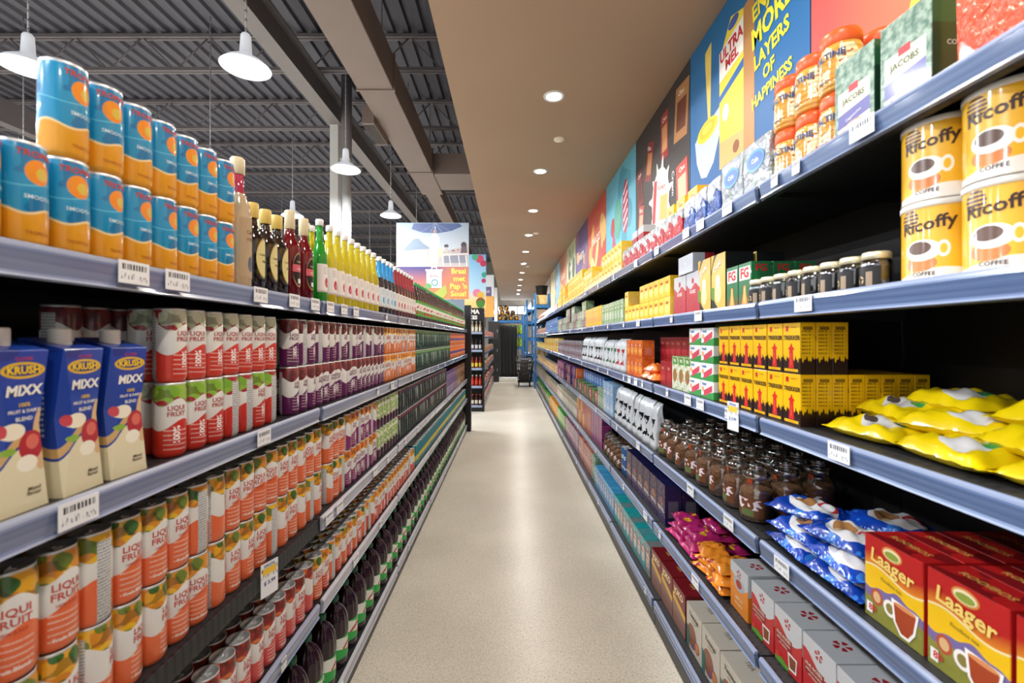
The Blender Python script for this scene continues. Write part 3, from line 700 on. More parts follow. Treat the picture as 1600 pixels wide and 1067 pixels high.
K_tealb = pack('turquoise_tea_box', .09, .088, .19, '16a8a8', '1b9a9e', 'd8d4c8', 'b03a30', 'TEA', 'f0e6d8', .03, .62)
K_skyb = pack('sky_blue_tea_box', .09, .088, .19, '3aa0d0', '4aa9d6', 'd8d4c8', '3a68b0', 'TEA', 'f0e6d8', .03, .62)
K_fg = box_kind('green_tea_light_box', .07, .085, .155, lambda x, y, z: mix(mix('1f7a44', '175c34', noise(x, y, z, 9, 1)), '7a4a34', clamp01(z, .05, 0)*hh(x, .07)),
    (('FG', .048, 0, .118, 'c81e2a', {'off': .035}), ('FG', .034, 0, .132, 'c81e2a', {'off': .03, 'face': 's+'})), shapes=(([(-.036, .095), (.036, .095), (.036, .142), (-.036, .142)], 'e4e0d8'), ([(-.02, .01), (.02, .01), (.009, .05), (.007, .075), (-.007, .075), (-.009, .05)], 'e8862a'), ([(-.010, .012), (.010, .012), (.004, .07), (-.004, .07)], 'f4b45a')))
K_gold = box_kind('gold_drink_box', .11, .118, .225, lambda x, y, z: mix('1a1a1c', mix('c8a030', 'e0c060', noise(x, y, z, 18, 2)), hh(x, .11)*lt(m('SQRT', (y-.07)*(y-.07)+(z-.12)*(z-.12)), .13)),
    (('CHAI', .03, -.005, .175, 'e8e4dc', {'rot': .5}),), shapes=((oval(.0, .07, .034, .05), 'd8b45a'), (oval(.0, .07, .024, .038), 'ecd49a'), (oval(.0, .115, .02, .028), 'f0e2b8'), ([(-.059, .225), (-.03, .225), (-.059, .16)][::-1], 'e8a818'), ([(-.059, .1), (-.059, .05), (-.035, .04), (-.03, .09)], '5a8a2c')))
K_yel = pack('yellow_spice_box', .08, .088, .108, 'eebe1a', 'e8b010', 'f4dc7a', 'f0c020', 'Rajah', 'c23a20', .022, .72)
K_yel2 = pack('yellow_tea_box', .10, .115, .125, 'ecc02a', 'e4b41c', 'f4e6b0', 'f0ca40', 'Glen', 'c8602a', .03, .7)
K_silred = box_kind('silver_red_tea_box', .10, .15, .19, lambda x, y, z: mix('b4b6ba', mix('a82030', 'c03a48', noise(x, y, z, 22, 1)), lt(z, .125+.012*sin(y*60))), (('ROSES', .022, 0, .10, 'e8d8d8'),), shapes=((oval(0, .15, .013, .013), 'b02a38'),))
K_sil = box_kind('silver_carton', .10, .17, .085, lambda x, y, z: mix('b9bcc2', 'b02430', lt(x, -.005)), (('TEA', .02, 0, .045, 'd8dade'),))
K_flat = box_kind('flat_lozenge_box', .09, .12, .074, lambda x, y, z: mix(mix('e4e8e6', '3a9a4a', lt(z, .02+.2*y)), 'd8485a', hh(x, .09)*lt(ab(z-.03-.35*y), .013)*lt(ab(y-.008), .04)), (('Health', .016, -.026, .06, '3a6ab0'),), shapes=((oval(-.04, .038, .011, .011, 14), 'e8a06a'),))
K_roo = pack('green_white_tea_box', .08, .075, .165, 'd8dcc8', 'c8ccb0', 'a86a3c', '4a9a3c', 'TEA', 'f0ece4', .018, .86, top='4a9a3c')
K_redb = pack('red_tea_carton', .08, .085, .13, 'a81c26', '8c1a22', 'b8303a', '9a1a20', 'TEA', 'd89080', .02, .7)
K_orab = pack('orange_tea_carton', .08, .09, .12, 'e0701c', 'd85a1c', 'f0a03a', 'c8301c', 'TEA', 'f4d8b0', .02, .7)
# gusset and pillow bags
def pillow(bm, w, l, t, seed=0, n=16, crimp='y', mi=0):
    """lying bag, w along x, l along y, thickness t; sealed at the y ends"""
    rr = random.Random(seed); ph = [rr.uniform(0, 6) for _ in range(4)]
    g = {}
    for i in range(n+1):
        for j in range(n+1):
            u = -1+2*i/n; v = -1+2*j/n
            e = max(0, (1-abs(u)**3.2))**.5*max(0, (1-abs(v)**3.5))**.55
            wr = .16*math.sin(u*5+ph[0]+v*3)+.12*math.sin(v*9+ph[1]+u*2)+.10*math.sin(u*11-v*7+ph[2])
            x = u*w/2*(1-.10*(1-abs(v))**0*(abs(v)**6)*-1*.6); y = v*l/2
            up = t*.62*e*(1+wr); dn = -t*.38*e
            sk = .03*t*math.sin(v*14+u*6+ph[3])
            for s, zz in ((1, up), (-1, dn)): g[(i, j, s)] = bm.verts.new((x, y, max(zz+t*.38+sk*(1 if s > 0 else 0), 0)))
    for s in (1, -1):
        for i in range(n):
            for j in range(n):
                q = [g[(i, j, s)], g[(i+1, j, s)], g[(i+1, j+1, s)], g[(i, j+1, s)]]
                f = bm.faces.new(q if s > 0 else q[::-1]); f.smooth = True; f.material_index = mi
    # crimped end seals
    for v0, v1 in ((l/2-.001, l/2+.010), (-l/2-.010, -l/2+.001)):
        box(bm, -w/2, w/2, v0, v1, t*.38-.001, t*.38+.001, mi)
crk = lambda sc, st=.35: (st, .004, lambda x, y, z: noise(x, y, z, sc, 3))
def ybag_print(x, y, z):
    c = mix('efd000', 'e2c000', noise(x, y, z, 14, 1)); c = mix(c, 'd8d4d0', ell(x, y, .02, .02, .035, .045)*gt(z, .022)); c = mix(c, '5a4a44', ell(x, y, .02, -.01, .014, .014)*gt(z, .022))
    return mix(c, '2f9a4c', ell(x, y, .0, .05, .014, .016)*gt(z, .02))
def bag_kind(name, w, l, t, pr, seed, rough=.22, words=()):
    bm = bmesh.new(); pillow(bm, w, l, t, seed)
    M = mat('film_'+name+str(seed), pr, rough, coat=.6, bump=crk(35))
    return Kind(name, [(name, bm, [M], None)])
K_ybag = [bag_kind('yellow_snack_bag', .14, .20, .052, ybag_print, s) for s in (1, 2, 3)]
def bbag_print(x, y, z):
    c = mix('1450c8', '0f3ea8', gt(noise(x, y, z, 14, 1), .5)); c = mix(c, '3a8ae0', gt(noise(x+2, y, z, 26, 1), .64)*.7)
    c = mix(c, 'e8e6e4', ell(x, y, .008, .02, .048, .066)*gt(z, .014)); c = mix(c, mix('b07a48', 'd9b890', gt(noise(x, y, z, 30, 0), .5)), ell(x, y, .006, -.002, .024, .030)*gt(z, .018))
    c = mix(c, 'd83a3a', lt(ab(m('SQRT', (x+.005)*(x+.005)+(y-.055)*(y-.055))-.022), .004)*gt(z, .018)*lt(x, .01))
    return mix(c, 'a8c0ee', gt(x, .060)*gt(noise(y*40, z*30, 0, 3, 1), .55)*lt(ab(y), .06))
K_bbag = [bag_kind('creamer_bag', .13, .18, .048, bbag_print, s) for s in (4, 5, 6)]
K_mag = [bag_kind('magenta_sweet_bag', .13, .15, .04, lambda x, y, z: mix(mix('a01860', 'c82a70', noise(x, y, z, 12, 1)), 'e0a81c', gt(noise(x+4, y, z, 22, 1), .60)), s) for s in (7, 8)]
K_oran = [bag_kind('orange_sweet_bag', .12, .12, .04, lambda x, y, z: mix(mix('e87818', 'f09a2a', noise(x, y, z, 12, 1)), 'a8301c', gt(noise(x+4, y, z, 26, 1), .66)), s) for s in (9, 10)]
def stand_bag(name, w, d, H, pr, seed, rough=.22, metal=.15):
    """upright gusseted bag, w along y, d along x, folded top leaning forward"""
    bm = bmesh.new(); rr = random.Random(seed); n, kz = 20, 9; rows = []
    for k in range(kz+1):
        v = k/kz; z = H*v
        dd = d*(1-v)**.55*(1 if v < .98 else 0)+.006; ww = w*(1+.03*math.sin(v*9+seed)-.14*v**3)
        ring = []
        for i in range(n):
            t = 2*PI*i/n; cx, sy = math.cos(t), math.sin(t)
            e = .45; px = math.copysign(abs(cx)**e, cx)*dd/2; py = math.copysign(abs(sy)**e, sy)*ww/2
            # side gusset folds inward with height
            if abs(cx) < .5: py *= 1-.12*math.sin(min(1, v*1.2)*PI/2)*(1-abs(cx)*2)
            o = .006*math.sin(t*5+v*13+rr.uniform(-.6, .6))*math.sin(v*PI)**.6
            lean = .004*v*v-(.020*(v-.86)/.14 if v > .86 else 0)
            ring.append(bm.verts.new((px+o+lean, py+o, z)))
        rows.append(ring)
    for k in range(kz):
        for i in range(n):
            f = bm.faces.new((rows[k][i], rows[k][(i+1) % n], rows[k+1][(i+1) % n], rows[k+1][i])); f.smooth = True
    bm.faces.new(rows[0][::-1]); bm.faces.new(rows[-1])
    M = mat('film_'+name, pr, rough, metal, bump=crk(45, .6))
    return Kind(name, [(name, bm, [M], None)])
def diam(c1, bg='d6d9dc'):
    def fn(x, y, z):
        u = frac(y*12+.5)-.5; v = frac(z*9.5)-.5
        dm = lt(ab(u)+ab(v), .42)*band(z, .05, .17)*lt(ab(y), .05)*gt(noise(y*40, z*40, 0, 1, 0), .40)
        return mix(mix(bg, 'c0c4c8', noise(x, y, z, 14, 1)), c1, dm)
    return fn
K_sbag = stand_bag('silver_coffee_bag', .112, .08, .265, diam('14151c'), 1)
K_sbag2 = stand_bag('silver_green_coffee_bag', .112, .08, .24, diam('2c6a3c'), 2)
K_sbag3 = stand_bag('silver_red_coffee_bag', .14, .08, .25, diam('a8202c'), 3)
# vacuum bricks: puckered foil block
def brick_kind(name, d, l, h, pr, metal=.35, extra_word=None, wc='1a5ac0'):
    bm = bmesh.new(); box(bm, -d/2, d/2, -l/2, l/2, 0, h, bev=.006)
    bmesh.ops.subdivide_edges(bm, edges=bm.edges[:], cuts=3, use_grid_fill=True)
    rr = random.Random(len(name))
    for v in bm.verts:
        v.co.x += .0022*math.sin(v.co.y*170+v.co.z*90); v.co.y += .0018*math.sin(v.co.z*150+v.co.x*60); v.co.z = max(v.co.z, 0)
    for f in bm.faces: f.smooth = False
    ms = [mat('foil_'+name, pr, .2, metal, coat=.4, bump=(1., .012, lambda x, y, z: noise(x, y, z, 45, 3)))]
    if extra_word:
        ms.append(plain(wc, .3)); ms.append(plain('e8eef6', .3))
        ms.append(plain('3f8fd8', .3)); flat(bm, oval(0, h*.62, l*.34, h*.19), lambda u, v: (d/2+.003, u, v), 3); flat(bm, oval(0, h*.62, l*.30, h*.14), lambda u, v: (d/2+.0035, u, v), 1); text(bm, extra_word, l*.14, lambda u, v: (d/2+.004, u, v+h*.62), 2)
    return Kind(name, [(name, bm, ms, None)])
K_brick = brick_kind('silver_coffee_brick', .10, .155, .19, lambda x, y, z: mix(mix('b0b6bc', '8f969e', noise(x, y, z, 16, 1)), '7fae8c', gt(noise(x+3, y, z, 22, 1), .66)*.6), extra_word='Cafe')
K_brickb = brick_kind('blue_white_coffee_brick', .09, .122, .165, lambda x, y, z: mix(mix('b4bac4', 'c0c4ca', noise(x, y, z, 12, 0)), mix('2a4f9a', '8fa6cc', gt(noise(x, y, z, 30, 2), .56)), lt(z, .10+.02*sin(y*50))), .3)
K_brickr = brick_kind('red_silver_coffee_brick', .09, .122, .15, lambda x, y, z: mix(mix('b8babd', 'a4a8ac', noise(x, y, z, 12, 0)), mix('c01c28', 'd88a90', gt(noise(x, y, z, 30, 2), .6)), lt(z, .10+.02*sin(y*50))), .3)
K_pouch = brick_kind('orange_coffee_pouch', .07, .19, .27, lambda x, y, z: mix(mix('e0521c', 'd83c1c', noise(x, y, z, 8, 0)), mix('e8a030', '8a3a14', gt(noise(x, y, z, 14, 1), .55)), ell(y, z, .03, .16, .06, .07)), .1, 'RICH', 'e8e0d8')
# jars
M_jarglass = thin_glass('clear_jar_glass', (.90, .94, .93), base=.15); M_lidglass = thin_glass('jar_lid_glass', (.80, .86, .86), base=.34); M_gran = mat('coffee_granules', lambda x, y, z: mix('8f5834', 'b57e54', noise(x, y, z, 150, 2)), .6, bump=(.6, .002, lambda x, y, z: noise(x, y, z, 260, 2)))
def glassjar():
    H = .19; r = .054
    bm = bmesh.new(); lathe(bm, [(0, 0), (r*.9, 0), (r, .006), (r, .10), (r*.95, .118), (r*.72, .135), (r*.68, .148), (r*.74, .152)], 24)
    gr = bmesh.new(); lathe(gr, [(0, .003), (r*.93, .004), (r*.95, .01), (r*.95, .096), (r*.9, .108), (r*.7, .112), (0, .110)], 24)
    ld = bmesh.new(); lathe(ld, [(r*.80, .150), (r*.84, .153), (r*.84, .166), (r*.78, .172), (r*.45, .176), (r*.40, .184), (r*.5, .19), (r*.4, .196), (0, .197)], 24)
    lb = bmesh.new(); a = 1.0; k = 14; R = r+.0006
    lo = [lb.verts.new((R*math.cos(-a+2*a*i/k), R*math.sin(-a+2*a*i/k), .02)) for i in range(k+1)]; hi = [lb.verts.new((R*math.cos(-a+2*a*i/k), R*math.sin(-a+2*a*i/k), .085)) for i in range(k+1)]
    for i in range(k): lb.faces.new((lo[i], lo[i+1], hi[i+1], hi[i]))
    M = mat('label_coffee_jar', lambda x, y, z: mix(mix('6b3a1e', '5a6a3a', rect(y, z, -.022, .022, .022, .046)), 'd8ccd0', gt(noise(y*30, z*30, 0, 1.6, 1), .54)*band(z, .045, .08)), .5)
    sl = bmesh.new(); box(sl, r*.70, r*.705+.001, -.010, .010, .125, .15)
    return Kind('glass_coffee_jar', [('glass_coffee_jar', bm, [M_jarglass], None), ('contents', gr, [M_gran], 0), ('lid', ld, [M_lidglass], 0), ('label', lb, [M], 0), ('seal', sl, [plain('a8401c', .4)], 0)])
K_jar = glassjar()
def smalljar():
    r = .031; H = .088
    bm = bmesh.new(); lathe(bm, [(0, 0), (r*.92, 0), (r, .004), (r, .058), (r*.93, .066), (r*.78, .071), (r*.78, .076)], 20, wob=lambda t, z: 1+.015*math.cos(t*8))
    gr = bmesh.new(); lathe(gr, [(0, .002), (r*.94, .003), (r*.94, .055), (0, .060)], 20)
    ld = bmesh.new(); lathe(ld, [(r*.88, .071), (r*.92, .073), (r*.92, .084), (r*.84, .088), (0, .088)], 20)
    lb = bmesh.new(); a = 1.1; k = 12; R = r+.0012
    lo = [lb.verts.new((R*math.cos(-a+2*a*i/k), R*math.sin(-a+2*a*i/k), .006)) for i in range(k+1)]; hi = [lb.verts.new((R*math.cos(-a+2*a*i/k), R*math.sin(-a+2*a*i/k), .054)) for i in range(k+1)]
    for i in range(k): lb.faces.new((lo[i], lo[i+1], hi[i+1], hi[i]))
    M = mat('label_small_jar', lambda x, y, z: mix(mix('1c1a1c', 'a08a70', rect(y, z, .006, .018, .01, .042)), 'd0b070', ell(y, z, -.008, .024, .009, .009)*gt(noise(x, y, z, 90, 1), .45)), .4)
    return Kind('small_spread_jar', [('small_spread_jar', bm, [M_jarglass], None), ('contents', gr, [plain('2a1c18', .5)], 0), ('lid', ld, [plain('d8cfae', .3, .5)], 0), ('label', lb, [M], 0)])
K_sjar = smalljar()
def ovaljar():
    r = .050; H = .162
    bm = bmesh.new(); lathe(bm, [(0, .002), (r*.86, 0), (r*.98, .008), (r, .03), (r*.97, .075), (r, .11), (r*.9, .125), (r*.84, .13)], 28, wob=lambda t, z: 1+.006*math.sin(t*14+z*200))
    M = mat('malt_drink_jar', lambda x, y, z: mix(mix('d07a1c', 'e8b04a', noise(x, y, z, 26, 3)), mix('e8dcae', 'c8561c', gt(noise(x+2, y, z, 50, 2), .60)), band(z, .03, .115)*gt(noise(x, y, z*.6, 34, 1), .44)), .12, coat=.9, bump=(.5, .003, lambda x, y, z: sin(z*420)*.5+noise(x, y, z, 60, 1)))
    ms = [M, plain('26306a', .35)]
    text(bm, 'OVALTINE', .0225, lambda u, w: ((r+.0022)*math.cos(u/r), (r+.0022)*math.sin(u/r), w+.093), 1, off=.035)
    text(bm, 'MALT', .010, lambda u, w: ((r+.0022)*math.cos(u/r), (r+.0022)*math.sin(u/r), w+.03), 1, off=.035)
    ld = bmesh.new(); lathe(ld, [(r*.90, .122), (r*.95, .125), (r*.96, .150), (r*.88, .160), (0, .162)], 28, wob=lambda t, z: 1+.008*math.sin(t*30))
    return Kind('malt_drink_jar', [('malt_drink_jar', bm, ms, None), ('lid', ld, [plain('ec5a1e', .35)], 0)])
K_ov = ovaljar()
def tin():
    r = .062; H = .164
    def fn(x, y, z):
        t = theta(x, y); v = z/H
        c = mix('efb81a', 'e8a81c', noise(x, y, z, 8, 1)); c = mix(c, 'ece6dc', lt(v, .13+.05*sin(t*2+.5)))
        c = mix(c, 'd8762a', ell(t, v, -.1, .24, .45, .10)); c = mix(c, 'f0ebe2', ell(t, v, -.05, .40, .50, .13)); c = mix(c, '5a3826', ell(t, v, -.12, .43, .33, .08))
        c = mix(c, 'f0ebe2', ell(t, v, .50, .40, .16, .10)); c = mix(c, 'efb81a', ell(t, v, .50, .40, .09, .06))
        c = mix(c, '4a2a1e', ell(t, v, -.42, .80, .30, .12)*gt(frac(v*22), .3))
        c = mix(c, mix('5a3520', '8a5a3a', gt(frac(v*30), .5)), ell(t, v, 2.0, .68, .32, .20)); c = mix(c, 'd8d4d0', ell(t, v, -1.7, .4, .12, .25)*gt(frac(v*40), .5))
        return c
    bm = bmesh.new(); lathe(bm, [(0, .003), (r*.96, .003), (r*1.01, 0), (r*1.01, .004), (r, .006), (r, H-.012)], 36)
    ms = [mat('print_coffee_tin', fn, .3, coat=.5), plain('3a2018', .35)]
    text(bm, 'Ricoffy', .034, lambda u, w: ((r+.0008)*math.cos((u+.004)/r), (r+.0008)*math.sin((u+.004)/r), w+.116), 1, off=.02, rot=.12, slant=.1)
    text(bm, 'COFFEE', .011, lambda u, w: ((r+.0008)*math.cos((u+.0)/r), (r+.0008)*math.sin((u+.0)/r), w+.018), 1)
    ld = bmesh.new(); lathe(ld, [(r*1.01, H-.013), (r*1.03, H-.012), (r*1.03, H-.003), (r*.99, H), (r*.93, H), (r*.91, H-.003), (0, H-.003)], 36)
    return Kind('coffee_tin', [('coffee_tin', bm, ms, None), ('lid', ld, [plain('e0dcd4', .4)], 0)])
K_tin = tin()
# ------------------------------------------------------------------ stocking the drinks shelves (side L), top shelf first
J = 'slim'
stock(K_trop, 'L', 4, .50, 11, .0702, .777, 'blue and gold tropical juice can on top shelf', 'can', rows=2, layers=2, upper_rows=1, upper_from=4, spin=.25, rowgap=.068, h=.164, near=3)
o = K_tall.place(-.785, 1.29, LZ[4]-.0048, .1, 'tall tan bottle with pink neck and cream cap beside the blue and gold cans', 'bottle', None)
stock(K_dark, 'L', 4, 1.365, 3, .072, .785, 'dark bottle with gold cap and cream oval label', 'bottle', spin=.2)
stock(K_dark2, 'L', 4, 1.40, 3, .085, .865, 'taller dark bottle with cream cap behind oval label bottles', 'bottle', spin=.2)
stock(K_red, 'L', 4, 1.60, 2, .105, .785, 'ruby red bottle with black oval label and cream cap', 'bottle', spin=.1)
stock(K_red, 'L', 4, 1.66, 2, .105, .87, 'ruby red bottle standing in the second row', 'bottle', spin=.1)
K_sgreen.place(-.785, 1.845, LZ[4]-.0048, .05, 'single bright green soda bottle beside the red bottles', 'bottle', None)
K_sgreen.place(-.865, 1.90, LZ[4]-.0048, .05, 'green soda bottle hidden behind the front green one', 'bottle', None)
stock(K_syel, 'L', 4, 1.95, 8, .089, .785, 'yellow soda bottle with white cap', 'bottle', rows=2, rowgap=.08, spin=.15, near=3.0)
stock(K_sblue, 'L', 4, 2.69, 4, .089, .785, 'blue-necked soda bottle with white label', 'bottle', rows=2, rowgap=.08, spin=.15)
stock(K_sred, 'L', 4, 3.06, 7, .086, .785, 'red-necked soda bottle with white label', 'bottle', rows=2, rowgap=.08, spin=.15, near=3.4)
stock(K_spark, 'L', 4, 3.70, 41, .0945, .785, 'brown sparkling grape bottle with green cap', 'bottle', rows=2, rowgap=.08, spin=.6, near=4.4)
# second shelf
for i, (y, rz) in enumerate(((.60, .06), (.70, .05), (.80, .08), (.90, -.03))):
    K_carton.place(-.80, y, LZ[3]-.0048, rz, 'blue fruit and milk drink carton with white cap, %s from the near end' % ON[i], 'carton', 'milk drink cartons on the second drinks shelf')
stock(K_grape, 'L', 3, .93, 8, .068, .93, 'dark grape can in the shadow behind litchi cans', 'can', layers=2, spin=2)
stock(K_litchi2, 'L', 3, 1.04, 7, .0678, .79, 'red and white litchi can second shelf', 'can', layers=1, spin=2.)
z_ = LZ[3]-.0048
def top_run(kind, side, shelf, y0, n, pitch, xf, desc, cat, h, **k):
    zz = (LZ if side == 'L' else RZ); old = zz[shelf]; zz[shelf] = old+h+.0008
    stock(kind, side, shelf, y0, n, pitch, xf, desc, cat, **k); zz[shelf] = old
# lower layer shows the green-topped can, upper layer the plain red one
top_run(K_litchi, 'L', 3, 1.04, 7, .0678, .79, 'red and white litchi can upper layer', 'can', .170, spin=2.)
stock(K_litchi, 'L', 3, 1.06, 6, .068, .865, 'litchi can set behind the front cans', 'can', layers=2, spin=2, near=0)
stock([K_grape], 'L', 3, 1.60, 17, .0685, .79, 'purple and white grape juice can', 'can', rows=2, layers=2, spin=2, near=2.8)
stock([K_mango], 'L', 3, 2.775, 13, .068, .79, 'orange and white mango juice can', 'can', rows=2, layers=2, spin=2, near=0)
stock([K_green], 'L', 3, 3.67, 30, .0685, .79, 'dark green apple can second shelf', 'can', rows=1, layers=2, spin=2, near=0)
stock([K_ade], 'L', 3, 5.76, 27, .068, .79, 'orange and purple soda can far end', 'can', rows=1, layers=2, spin=.3, near=0)
# third shelf
stock([K_orange, K_orange2, K_orange], 'L', 2, .50, 20, .0675, .785, 'orange citrus juice can third shelf', 'can', rows=3, layers=2, spin=2, rowgap=.067, near=2.2)
stock([K_orange, K_orange2], 'L', 2, 1.90, 3, .0675, .785, 'orange citrus can past the gap', 'can', rows=2, layers=2, spin=2)
stock([K_magenta], 'L', 2, 2.12, 7, .0675, .785, 'magenta and orange passion juice can', 'can', rows=2, layers=2, spin=2, near=2.6)
stock([K_lime], 'L', 2, 2.60, 7, .068, .785, 'pale green and plum juice can', 'can', rows=2, layers=2, spin=2, near=0)
stock([K_burg], 'L', 2, 3.09, 34, .0675, .785, 'dark green and burgundy grape can', 'can', rows=2, layers=2, spin=2, near=0, rowgap=.067)
K_purp = pack('purple_drink_pack', .12, .13, .145, '6a3f8c', '7c52a0', 'a890c0', '5a2f7c', 'GRAPE', 'd8c8e8', .03, .6)
K_brn = pack('brown_drink_pack', .12, .13, .145, '7a4424', '8a5a34', 'c89a6a', '6a3418', 'COLA', 'e8c8a8', .03, .6)
stock(K_purp, 'L', 2, 5.42, 7, .134, .82, 'purple drink multipack', 'box', layers=2, h=.145, near=0)
stock(K_brn, 'L', 2, 6.36, 9, .134, .82, 'brown drink multipack', 'box', layers=2, h=.145, near=0)
# fourth shelf
stock([K_berry], 'L', 1, .80, 14, .068, .775, 'red berry juice can fourth shelf', 'can', rows=3, spin=2, rowgap=.067, near=2)
stock([K_orange2, K_citrus], 'L', 1, 1.765, 9, .068, .775, 'amber orange juice can fourth shelf', 'can', rows=3, spin=2, rowgap=.067, near=2.6)
stock([K_citrus], 'L', 1, 2.39, 17, .068, .775, 'orange red citrus can fourth shelf', 'can', rows=3, spin=2, rowgap=.067, near=0)
stock([K_teal], 'L', 1, 3.58, 58, .068, .775, 'teal and yellow soda can', 'can', rows=2, spin=.3, rowgap=.067, near=0)
# bottom shelf
stock(K_pet, 'L', 0, 1.12, 49, .1315, .80, 'big dark grape drink bottle', 'bottle', rows=2, rowgap=.124, spin=.25, jit=.003, near=3.4)
# ------------------------------------------------------------------ coffee and tea shelves (side R)
K_pouch.place(.87, .745, RZ[5]-.0048, PI, 'orange coffee pouch with a cup picture at near end of top shelf', 'pouch', None)
def jac():
    def fn(x, y, z):
        f = hh(x, .11); c = mix(mix('3f6a56', '9ab09c', clamp01(noise(x, y, z, 70, 3), .35, .65)), 'e0dcb8', f*rect(y, z, -.048, .048, .02, .125))
        c = mix(c, '5a559c', f*rect(y, z, -.048, .048, .0, 1.)*lt(ab(z-.058-.12*y), .017)); c = mix(c, 'b88a6a', f*ell(y, z, .0, .022, .034, .022)); c = mix(c, 'e8e0d8', f*ell(y, z, .0, .03, .028, .010))
        return mix(c, mix('143a28', '1d5a3a', gt(z, .14)), 1-f)
    return box_kind('green_coffee_box', .11, .118, .20, fn, (('JACOBS', .019, 0, .098, '3a4a34', {'off': .01}), ('Cappuccino', .010, 0, .055, 'd8d4f0', {'rot': .25}), ('COFFEE', .014, 0, .10, 'd8dcd4', {'face': 's+'})), shapes=(([(-.014, .115), (.014, .115), (.014, .132), (-.014, .132)], 'c8202c'),))
K_jac = jac()
for i, y in enumerate((.945, 1.085)):
    K_jac.place(.885, y, RZ[5]-.0048, PI+.03, ['green and cream cappuccino box beside the orange pouch', 'green and cream cappuccino box beside the orange-lidded jars'][i], 'box', 'green coffee boxes on the top shelf')
    K_jac.place(1.0, y, RZ[5]-.0048, PI, 'green coffee box in the second row of the top shelf', 'box', 'green coffee boxes in second row')
stock(K_ov, 'R', 5, 1.20, 3, .104, .885, 'orange-lidded malt drink jar', 'jar', layers=2, h=.162, rows=2, rowgap=.104, spin=.25)
stock(K_brick, 'R', 5, 1.525, 2, .165, .885, 'large silver coffee brick with blue oval', 'coffee pack', tilt=.12)
stock(K_brickb, 'R', 5, 1.845, 3, .126, .88, 'blue and white foil coffee brick', 'coffee pack', tilt=.05, rows=2, rowgap=.1)
stock(K_brickr, 'R', 5, 2.245, 9, .128, .88, 'red and silver foil coffee brick', 'coffee pack', rows=2, rowgap=.1, near=3.4)
K_sils = box_kind('silver_red_carton', .08, .12, .09, lambda x, y, z: mix('a01c28', 'b4b6ba', gt(z, .045)), ())
top_run(K_sils, 'R', 5, 2.95, 2, .15, .90, 'silver and red carton stacked on bricks', 'box', .156)
top_run(K_yel2, 'R', 5, 2.3, 3, .16, .985, 'yellow tea box stacked in second row', 'box', .156)
stock(K_yel2, 'R', 5, 3.44, 14, .122, .89, 'yellow tea box on top shelf', 'box', layers=2, rows=1, h=.125, near=0, drop=.4)
stock(K_yel, 'R', 5, 5.20, 28, .10, .885, 'small yellow carton on top shelf', 'box', layers=3, h=.108, near=0, drop=.5)
K_pink = pack('pink_tea_box', .09, .12, .14, 'd8a0a0', 'e0b8a8', 'c85a4a', 'b84a4a', 'TEA', 'f4e8e0', .03, .7)
K_cream = pack('cream_tea_box', .09, .12, .14, 'd8d0b8', 'b8bca0', 'b05a4a', '7a9a5a', 'TEA', 'f4e8e0', .03, .7)
stock([K_pink, K_cream], 'R', 5, 8.1, 44, .125, .885, 'small pastel tea box at far end of top shelf', 'box', layers=1, near=0)
bm = bmesh.new(); lathe(bm, [(0, 0), (.055, 0), (.055, .003), (0, .003)], 24, wob=lambda t, z: 1+.12*math.cos(t*12)); burst_me = mesh('price_burst', bm, [plain('f2b40c', .4)])
for k, y in enumerate((6.9, 7.9)):
    o = new('price_burst', burst_me, None, (.80, y, RZ[5]+.29)); o.rotation_euler = (0, -PI/2, 0); tag(o, 'yellow sunburst price marker, the %s one above the yellow cartons' % ['nearer', 'farther'][k], 'price marker', 'sunburst price markers')
    bm = bmesh.new(); tube(bm, (0, 0, -.33), (0, 0, .0), .003, 6); q = new('stem', mesh('stem', bm, [M_black]), o); q.rotation_euler = (0, PI/2, 0)
# second shelf
stock(K_tin, 'R', 4, .660, 3, .1305, .885, 'yellow coffee tin with white lid', 'tin', layers=2, h=.164, spin=.08, turn=.42)
K_tin.place(1.02, .83, RZ[4]-.0048, PI+2, 'yellow coffee tin at the back of the second coffee shelf', 'tin', None)
stock(K_sjar, 'R', 4, 1.04, 8, .0705, .85, 'small dark-label jar with gold lid', 'jar', spin=.5)
stock(K_fg, 'R', 4, 1.585, 2, .092, .865, 'green FG box with red letters', 'box', rows=3, rowgap=.075)
stock(K_gold, 'R', 4, 1.79, 2, .126, .885, 'tall black and gold chai box', 'box', rows=2, rowgap=.12)
stock(K_silred, 'R', 4, 2.035, 2, .158, .88, 'silver and red tea box on second shelf', 'box', rows=2, rowgap=.105)
top_run(K_sil, 'R', 4, 2.10, 1, .15, .87, 'silver carton laid on the silver and red tea boxes', 'box', .19)
stock(K_yel, 'R', 4, 2.37, 10, .092, .87, 'small yellow spice box second shelf', 'box', drop=.2, layers=2, rows=2, rowgap=.085, h=.108)
K_gbox = pack('green_grey_box', .08, .09, .18, '8fae7a', 'a8b0a8', 'c8d0c0', '5a8a4a', 'TEA', 'f0f0e8', .02, .7)
K_yb = pack('yellow_orange_box', .08, .09, .19, 'ecc01c', 'e8b41c', 'd88a5a', 'e8b01c', 'TEA', 'c84a2c', .02, .75)
stock([K_gbox], 'R', 4, 3.34, 8, .095, .87, 'green and grey carton second shelf', 'box', near=0)
stock([K_yb], 'R', 4, 4.12, 9, .095, .87, 'yellow and orange carton second shelf', 'box', near=0)
K_lpur = pack('mauve_tea_box', .09, .14, .10, '7a4a5a', '8a6a6a', 'b890a0', '5a2a3a', 'TEA', 'f0e8e8', .025, .65)
K_lgrn = pack('pale_green_tea_box', .09, .14, .10, '7a9a7a', '9ab08a', 'c8d0b0', '4a7a4a', 'TEA', 'f0e8e8', .025, .65)
